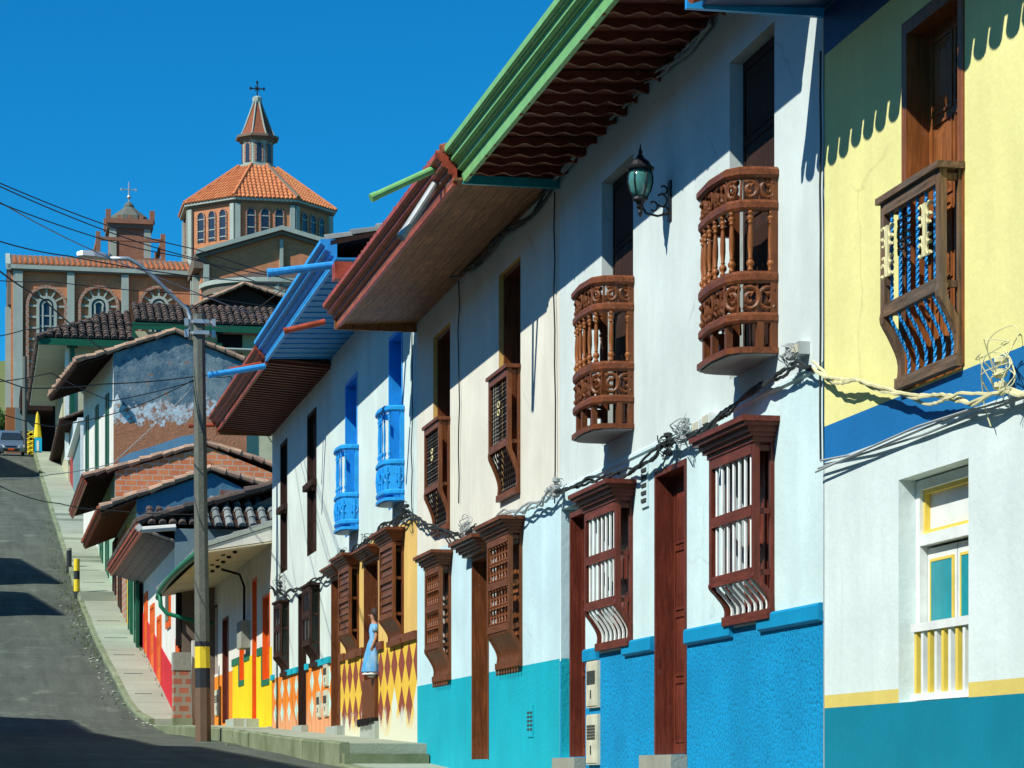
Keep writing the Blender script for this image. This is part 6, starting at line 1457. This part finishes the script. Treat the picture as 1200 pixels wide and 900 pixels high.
left_house(8.1,28,6.9,'house across the street with maroon base and cream upper wall',(M['redbrown'],M['cream']),'blue_wood')
left_house(28.1,47,6.6,'house across the street with blue base and pale mint upper wall',(M['blue_stucco'],M['mint']),'wood_red')
left_house(47.1,70,5.1,'lower house across the street with orange base and white upper wall',(M['cafe_o'],M['white_a']),'orange_wood',twos=False)
left_house(93.5,101,4.9,'narrow house across the street on the steep part, with amber base',(M['amber'],M['cream']),'wood',twos=False)
left_house(103.2,112.5,5.0,'house across the street on the steep part, with teal base',(M['teal_dado'],M['white_a']),'wood_red',twos=False)
left_house(152,174,4.8,'low house across the street near the crest, with grey base',(M['grey_wall'],M['greenwhite']),'wood_dk',twos=False)
# ---------------------------------------------------------------- cables
random.seed(61)
def wire(pts,r,mat,label,sag=.0,name='power_cable',group=None):
    out=[]
    for a,b_ in zip(pts,pts[1:]):
        a=Vector(a); b_=Vector(b_); n=14
        for i in range(n+(1 if b_ is pts[-1] or True else 0)):
            u=i/n; out.append(a+(b_-a)*u-Vector((0,0,sag*4*u*(1-u))))
    return solo(MB().tube(out,r,5),name,M[mat],label,'cable',group=group)
A_=lambda px,py,z: SP(px,py,z)
g='wires strung over the street'
pT=SP(236,378,55); 
W_=[([A_(-40,197,38),A_(125,264,47),A_(229,292,52),A_(420,352,60)],.014,'upper of two thin black wires crossing the sky above the bell tower'),
 ([A_(-40,200,38),A_(123,270,47),A_(229,303,52),A_(420,372,60)],.014,'lower of two thin black wires crossing the sky above the bell tower'),
 ([A_(-40,222,40),A_(109,277,47),A_(213,301,53),A_(330,325,58)],.014,'black wire passing just over the street lamp arm'),
 ([A_(-40,212,40),A_(0,237,42),A_(112,295,47),A_(170,318,50),A_(318,376,57)],.014,'pale grey wire running down behind the street lamp head'),
 ([A_(-40,272,42),A_(0,283,44),A_(80,300,48),A_(235,325,54),A_(414,335,45),A_(541,323,33.9)],.016,'black wire that ends at the cream house under its plank eaves'),
 ([A_(-30,300,44),A_(0,318,46),A_(53,352,49),A_(96,390,53),A_(125,412,58)],.02,'thick black wire slanting across the left church window'),
 ([A_(-30,326,46),A_(60,330,50),A_(229,345,55),A_(330,360,60)],.012,'thin wire level with the pilasters of the church'),
 ([A_(-30,398,50),A_(30,386,52),A_(100,378,53),A_(223,380,55)],.013,'thin wire rising gently to the pole clamp'),
 ([A_(-30,430,48),A_(30,455,50),A_(120,450,53),A_(229,441,55)],.016,'wire sagging in front of the grey boarded eaves to the pole'),
 ([A_(-30,450,48),A_(60,437,50),A_(130,470,53),A_(229,446,55)],.013,'second wire sagging to the pole below the clamp'),
 ([A_(-20,478,50),A_(60,500,52),A_(150,480,54),A_(231,443,55)],.014,'wire in front of the sagging tiled eaves of the adobe house'),
 ([A_(0,562,50),A_(60,556,52),A_(132,543,54),A_(231,449,55)],.013,'pale wire crossing the top of the road and the adobe wall'),
 ([A_(-20,558,48),A_(25,580,50),A_(70,590,52),A_(117,597,54),A_(231,603,55)],.014,'black wire crossing the steep road low down to the pole'),
 ([A_(241,378,55),A_(265,385,54),A_(330,340,48),A_(392,300,40.5)],.012,'short wire from the pole clamp to the blue eaves'),
 ([A_(241,440,55),A_(270,441,56),A_(320,520,57.5)],.014,'short wire dropping from the pole behind the brown eaves')]
for pts,r,l in W_: wire(pts,r*.8,'cable_g' if l.startswith('pale') else 'cable',l,.03)
def twist(pts,r,mat,label,n=3,rad=.035,turns=3.0,off=.0,group=None):
    """several wires twisted together along a polyline in street coordinates"""
    P=[]; 
    for a,b_ in zip(pts,pts[1:]):
        a=Vector(a); b_=Vector(b_); k=max(3,int((b_-a).length/.06))
        for i in range(k): 
            u=i/k; P.append(a+(b_-a)*u-Vector((0,0,.10*(b_-a).length*u*(1-u)))+Vector((0,random.gauss(0,.003),random.gauss(0,.003))))
    P.append(Vector(pts[-1])); mb=MB(); L=0
    for w in range(n):
        q=[]; L=0; ph=random.uniform(0,6); tr=turns*random.uniform(.35,.6); rd2=rad*random.uniform(.5,1.2)
        for i,p in enumerate(P):
            if i: L+=(P[i]-P[i-1]).length
            a=L*2*math.pi*tr*.45+ph+.8*math.sin(L*1.7+ph); q.append(p+Vector((0,math.cos(a)*rd2,math.sin(a)*rd2*1.3+.02*math.sin(L*2.3+ph*2))))
        mb.tube(q,r,5)
    return solo(mb,'cable_bundle',M[mat],label,'cable bundle',group=group)
FP=lambda px,py,y=-.1: (S(px),y,hz(px,py))
twist([FP(1275,458,-.14),FP(1200,460,-.12),FP(1140,464,-.1),FP(1075,462),FP(1020,448),FP(966,428)],.012,'cable_y','cream painted twisted cable over the blue band of the yellow house',3,.022,3)
twist([FP(966,428),FP(948,424),FP(905,452),FP(860,484),FP(825,508),FP(790,522)],.014,'cable','black twisted cable on the white house between the yellow house and the near bay',3,.022,3)
twist([FP(790,522),FP(770,540),FP(745,552),FP(700,562),FP(662,575)],.014,'cable','black twisted cable above the second white-barred bay',3,.022,3)
twist([FP(662,575),FP(630,592),FP(600,604),FP(565,622)],.014,'cable_g','grey twisted cable between the cream house door and the white house',3,.035,3)
twist([FP(565,622),FP(535,625),FP(505,612),FP(484,598)],.015,'cable','black twisted cable between the cream house door and the mint house',3,.04,3)
twist([FP(484,598),FP(455,618),FP(425,642),FP(402,660),FP(390,668)],.016,'cable','black twisted cable along the top of the amber wall',3,.04,3)
twist([FP(390,668),FP(372,682),FP(352,690),FP(322,690)],.016,'cable','black twisted cable over the dark bays of the greenish house',3,.04,3)
for j in range(3): 
    solo(MB().tube([FP(966+60*i,540-i*(17+j*2)+6*math.sin(i*1.2+j)+j*4,-.03-.02*j) for i in range(6)],.009,5),'thin_wire',M['cable_g'],['topmost','middle','lowest'][j]+' of three thin loose wires under the blue band of the yellow house','wire')
def tangle(px,py,R_,n,mat,label,seed):
    random.seed(seed); c=FP(px,py,-.12); mb=MB()
    for i in range(n):
        a=random.uniform(0,6.28); r=R_*random.uniform(.35,1); cx=c[0]+random.uniform(-.4,.4)*R_; cz=c[2]+random.uniform(-.4,.4)*R_; cy=c[1]+random.uniform(-.06,.04); el=random.uniform(.3,1); pts=[]
        wob=random.uniform(.3,.9)
        for k in range(random.randint(5,9)):
            b=a+k*random.uniform(.45,.75); rr=r*(1+wob*random.uniform(-.5,.5)); pts.append((cx+rr*math.cos(b),cy+.05*math.sin(b*2),cz+rr*el*math.sin(b)))
        P=[Vector(q) for q in pts]; sm=[]
        for k in range(len(P)-1):
            p0,p1,p2,p3=P[max(k-1,0)],P[k],P[k+1],P[min(k+2,len(P)-1)]
            for u in (0,.25,.5,.75): sm.append(.5*((2*p1)+(p2-p0)*u+(2*p0-5*p1+4*p2-p3)*u*u+(3*p1-p0-3*p2+p3)*u**3))
        mb.tube(sm+[P[-1]],random.choice([.004,.005,.0065]),5)
    for k in range(3): mb.lathe([(.02,c[2]-.1+.08*k),(.045,c[2]-.08+.08*k),(.045,c[2]-.05+.08*k),(.02,c[2]-.04+.08*k)],c[0],c[1]+.02,8)
    solo(mb,'wire_tangle',M[mat],label,'wire tangle',org=c)
tangle(940,420,.12,6,'cable_g','knot of wire round the insulator where the white house meets the yellow house',1)
tangle(1190,440,.26,8,'cable_y','cream painted tangle of wire on the blue band',2)
tangle(795,522,.19,9,'cable','tangle of black wire above the tall red door',3)
tangle(815,505,.15,10,'cable_g','pale loose wires beside the cornice of the near white-barred bay',9)
tangle(662,573,.17,9,'cable_g','knot of grey wire at the joint of the white and cream houses',4)
tangle(556,622,.2,11,'cable_g','grey wire knot over the door of the cream house',5)
tangle(484,600,.2,9,'cable','wire knot at the corner between the cream and the mint house',6)
tangle(408,652,.22,9,'cable','black wire knot over the brown door of the amber wall',7)
tangle(334,688,.3,11,'cable','loose wire loops over the far dark bay',8)
tangle(437,640,.22,18,'cable','black wire bundle stuffed under the doorway cornice above the child',10)
for px,py0,py1,l in ((653,225,590,'thin black cable hanging down the joint of the white and cream houses'),(966,60,540,'thin cable down the joint of the yellow and white houses'),(485,390,598,'thin cable hanging at the edge of the cream house'),(540,330,590,'thin wire hanging between the two tall cream house doors')):
    solo(MB().tube([FP(px+random.uniform(-1.2,1.2) if 0<i<9 else px,py0+(py1-py0)*i/9,-.03) for i in range(10)],.009,5),'thin_wire',M['cable'],l,'wire')
twist([FP(653,213,-.06),FP(700,150,-.07),FP(760,96,-.05),FP(840,28,-.06)],.012,'cable_g','grey wires tucked along the top of the white wall under the red eaves',3,.022,2)
twist([FP(545,322,-.06),FP(590,278,-.07),FP(652,218,-.05)],.014,'cable','dark wires along the top of the cream wall under the plank eaves',3,.022,2)
# pipes and brackets with cast shadows on house walls are left to the spouts and balconies

random.seed(71)
for px,py,l in ((838,492,'small white junction box on the cable left of the near bay cornice'),(826,500,'second small white junction box beside the first over the tall red door'),(944,410,'small grey junction box on the corner insulator rack')):
    c_=FP(px,py,-.06); t=T('junction_box',l.replace(' left of',' beside'),'junction box',c_,group='junction boxes on the white house'); build(MB().box(c_[0]-.11,c_[0]+.11,c_[1]-.03,c_[1]+.058,c_[2]-.05,c_[2]+.05),'case',M['whitep'] if px<900 else M['silver'],t); build(MB().box(c_[0]-.09,c_[0]+.09,c_[1]-.04,c_[1]-.0305,c_[2]-.035,c_[2]+.035),'lid',M['cabinet'],t)
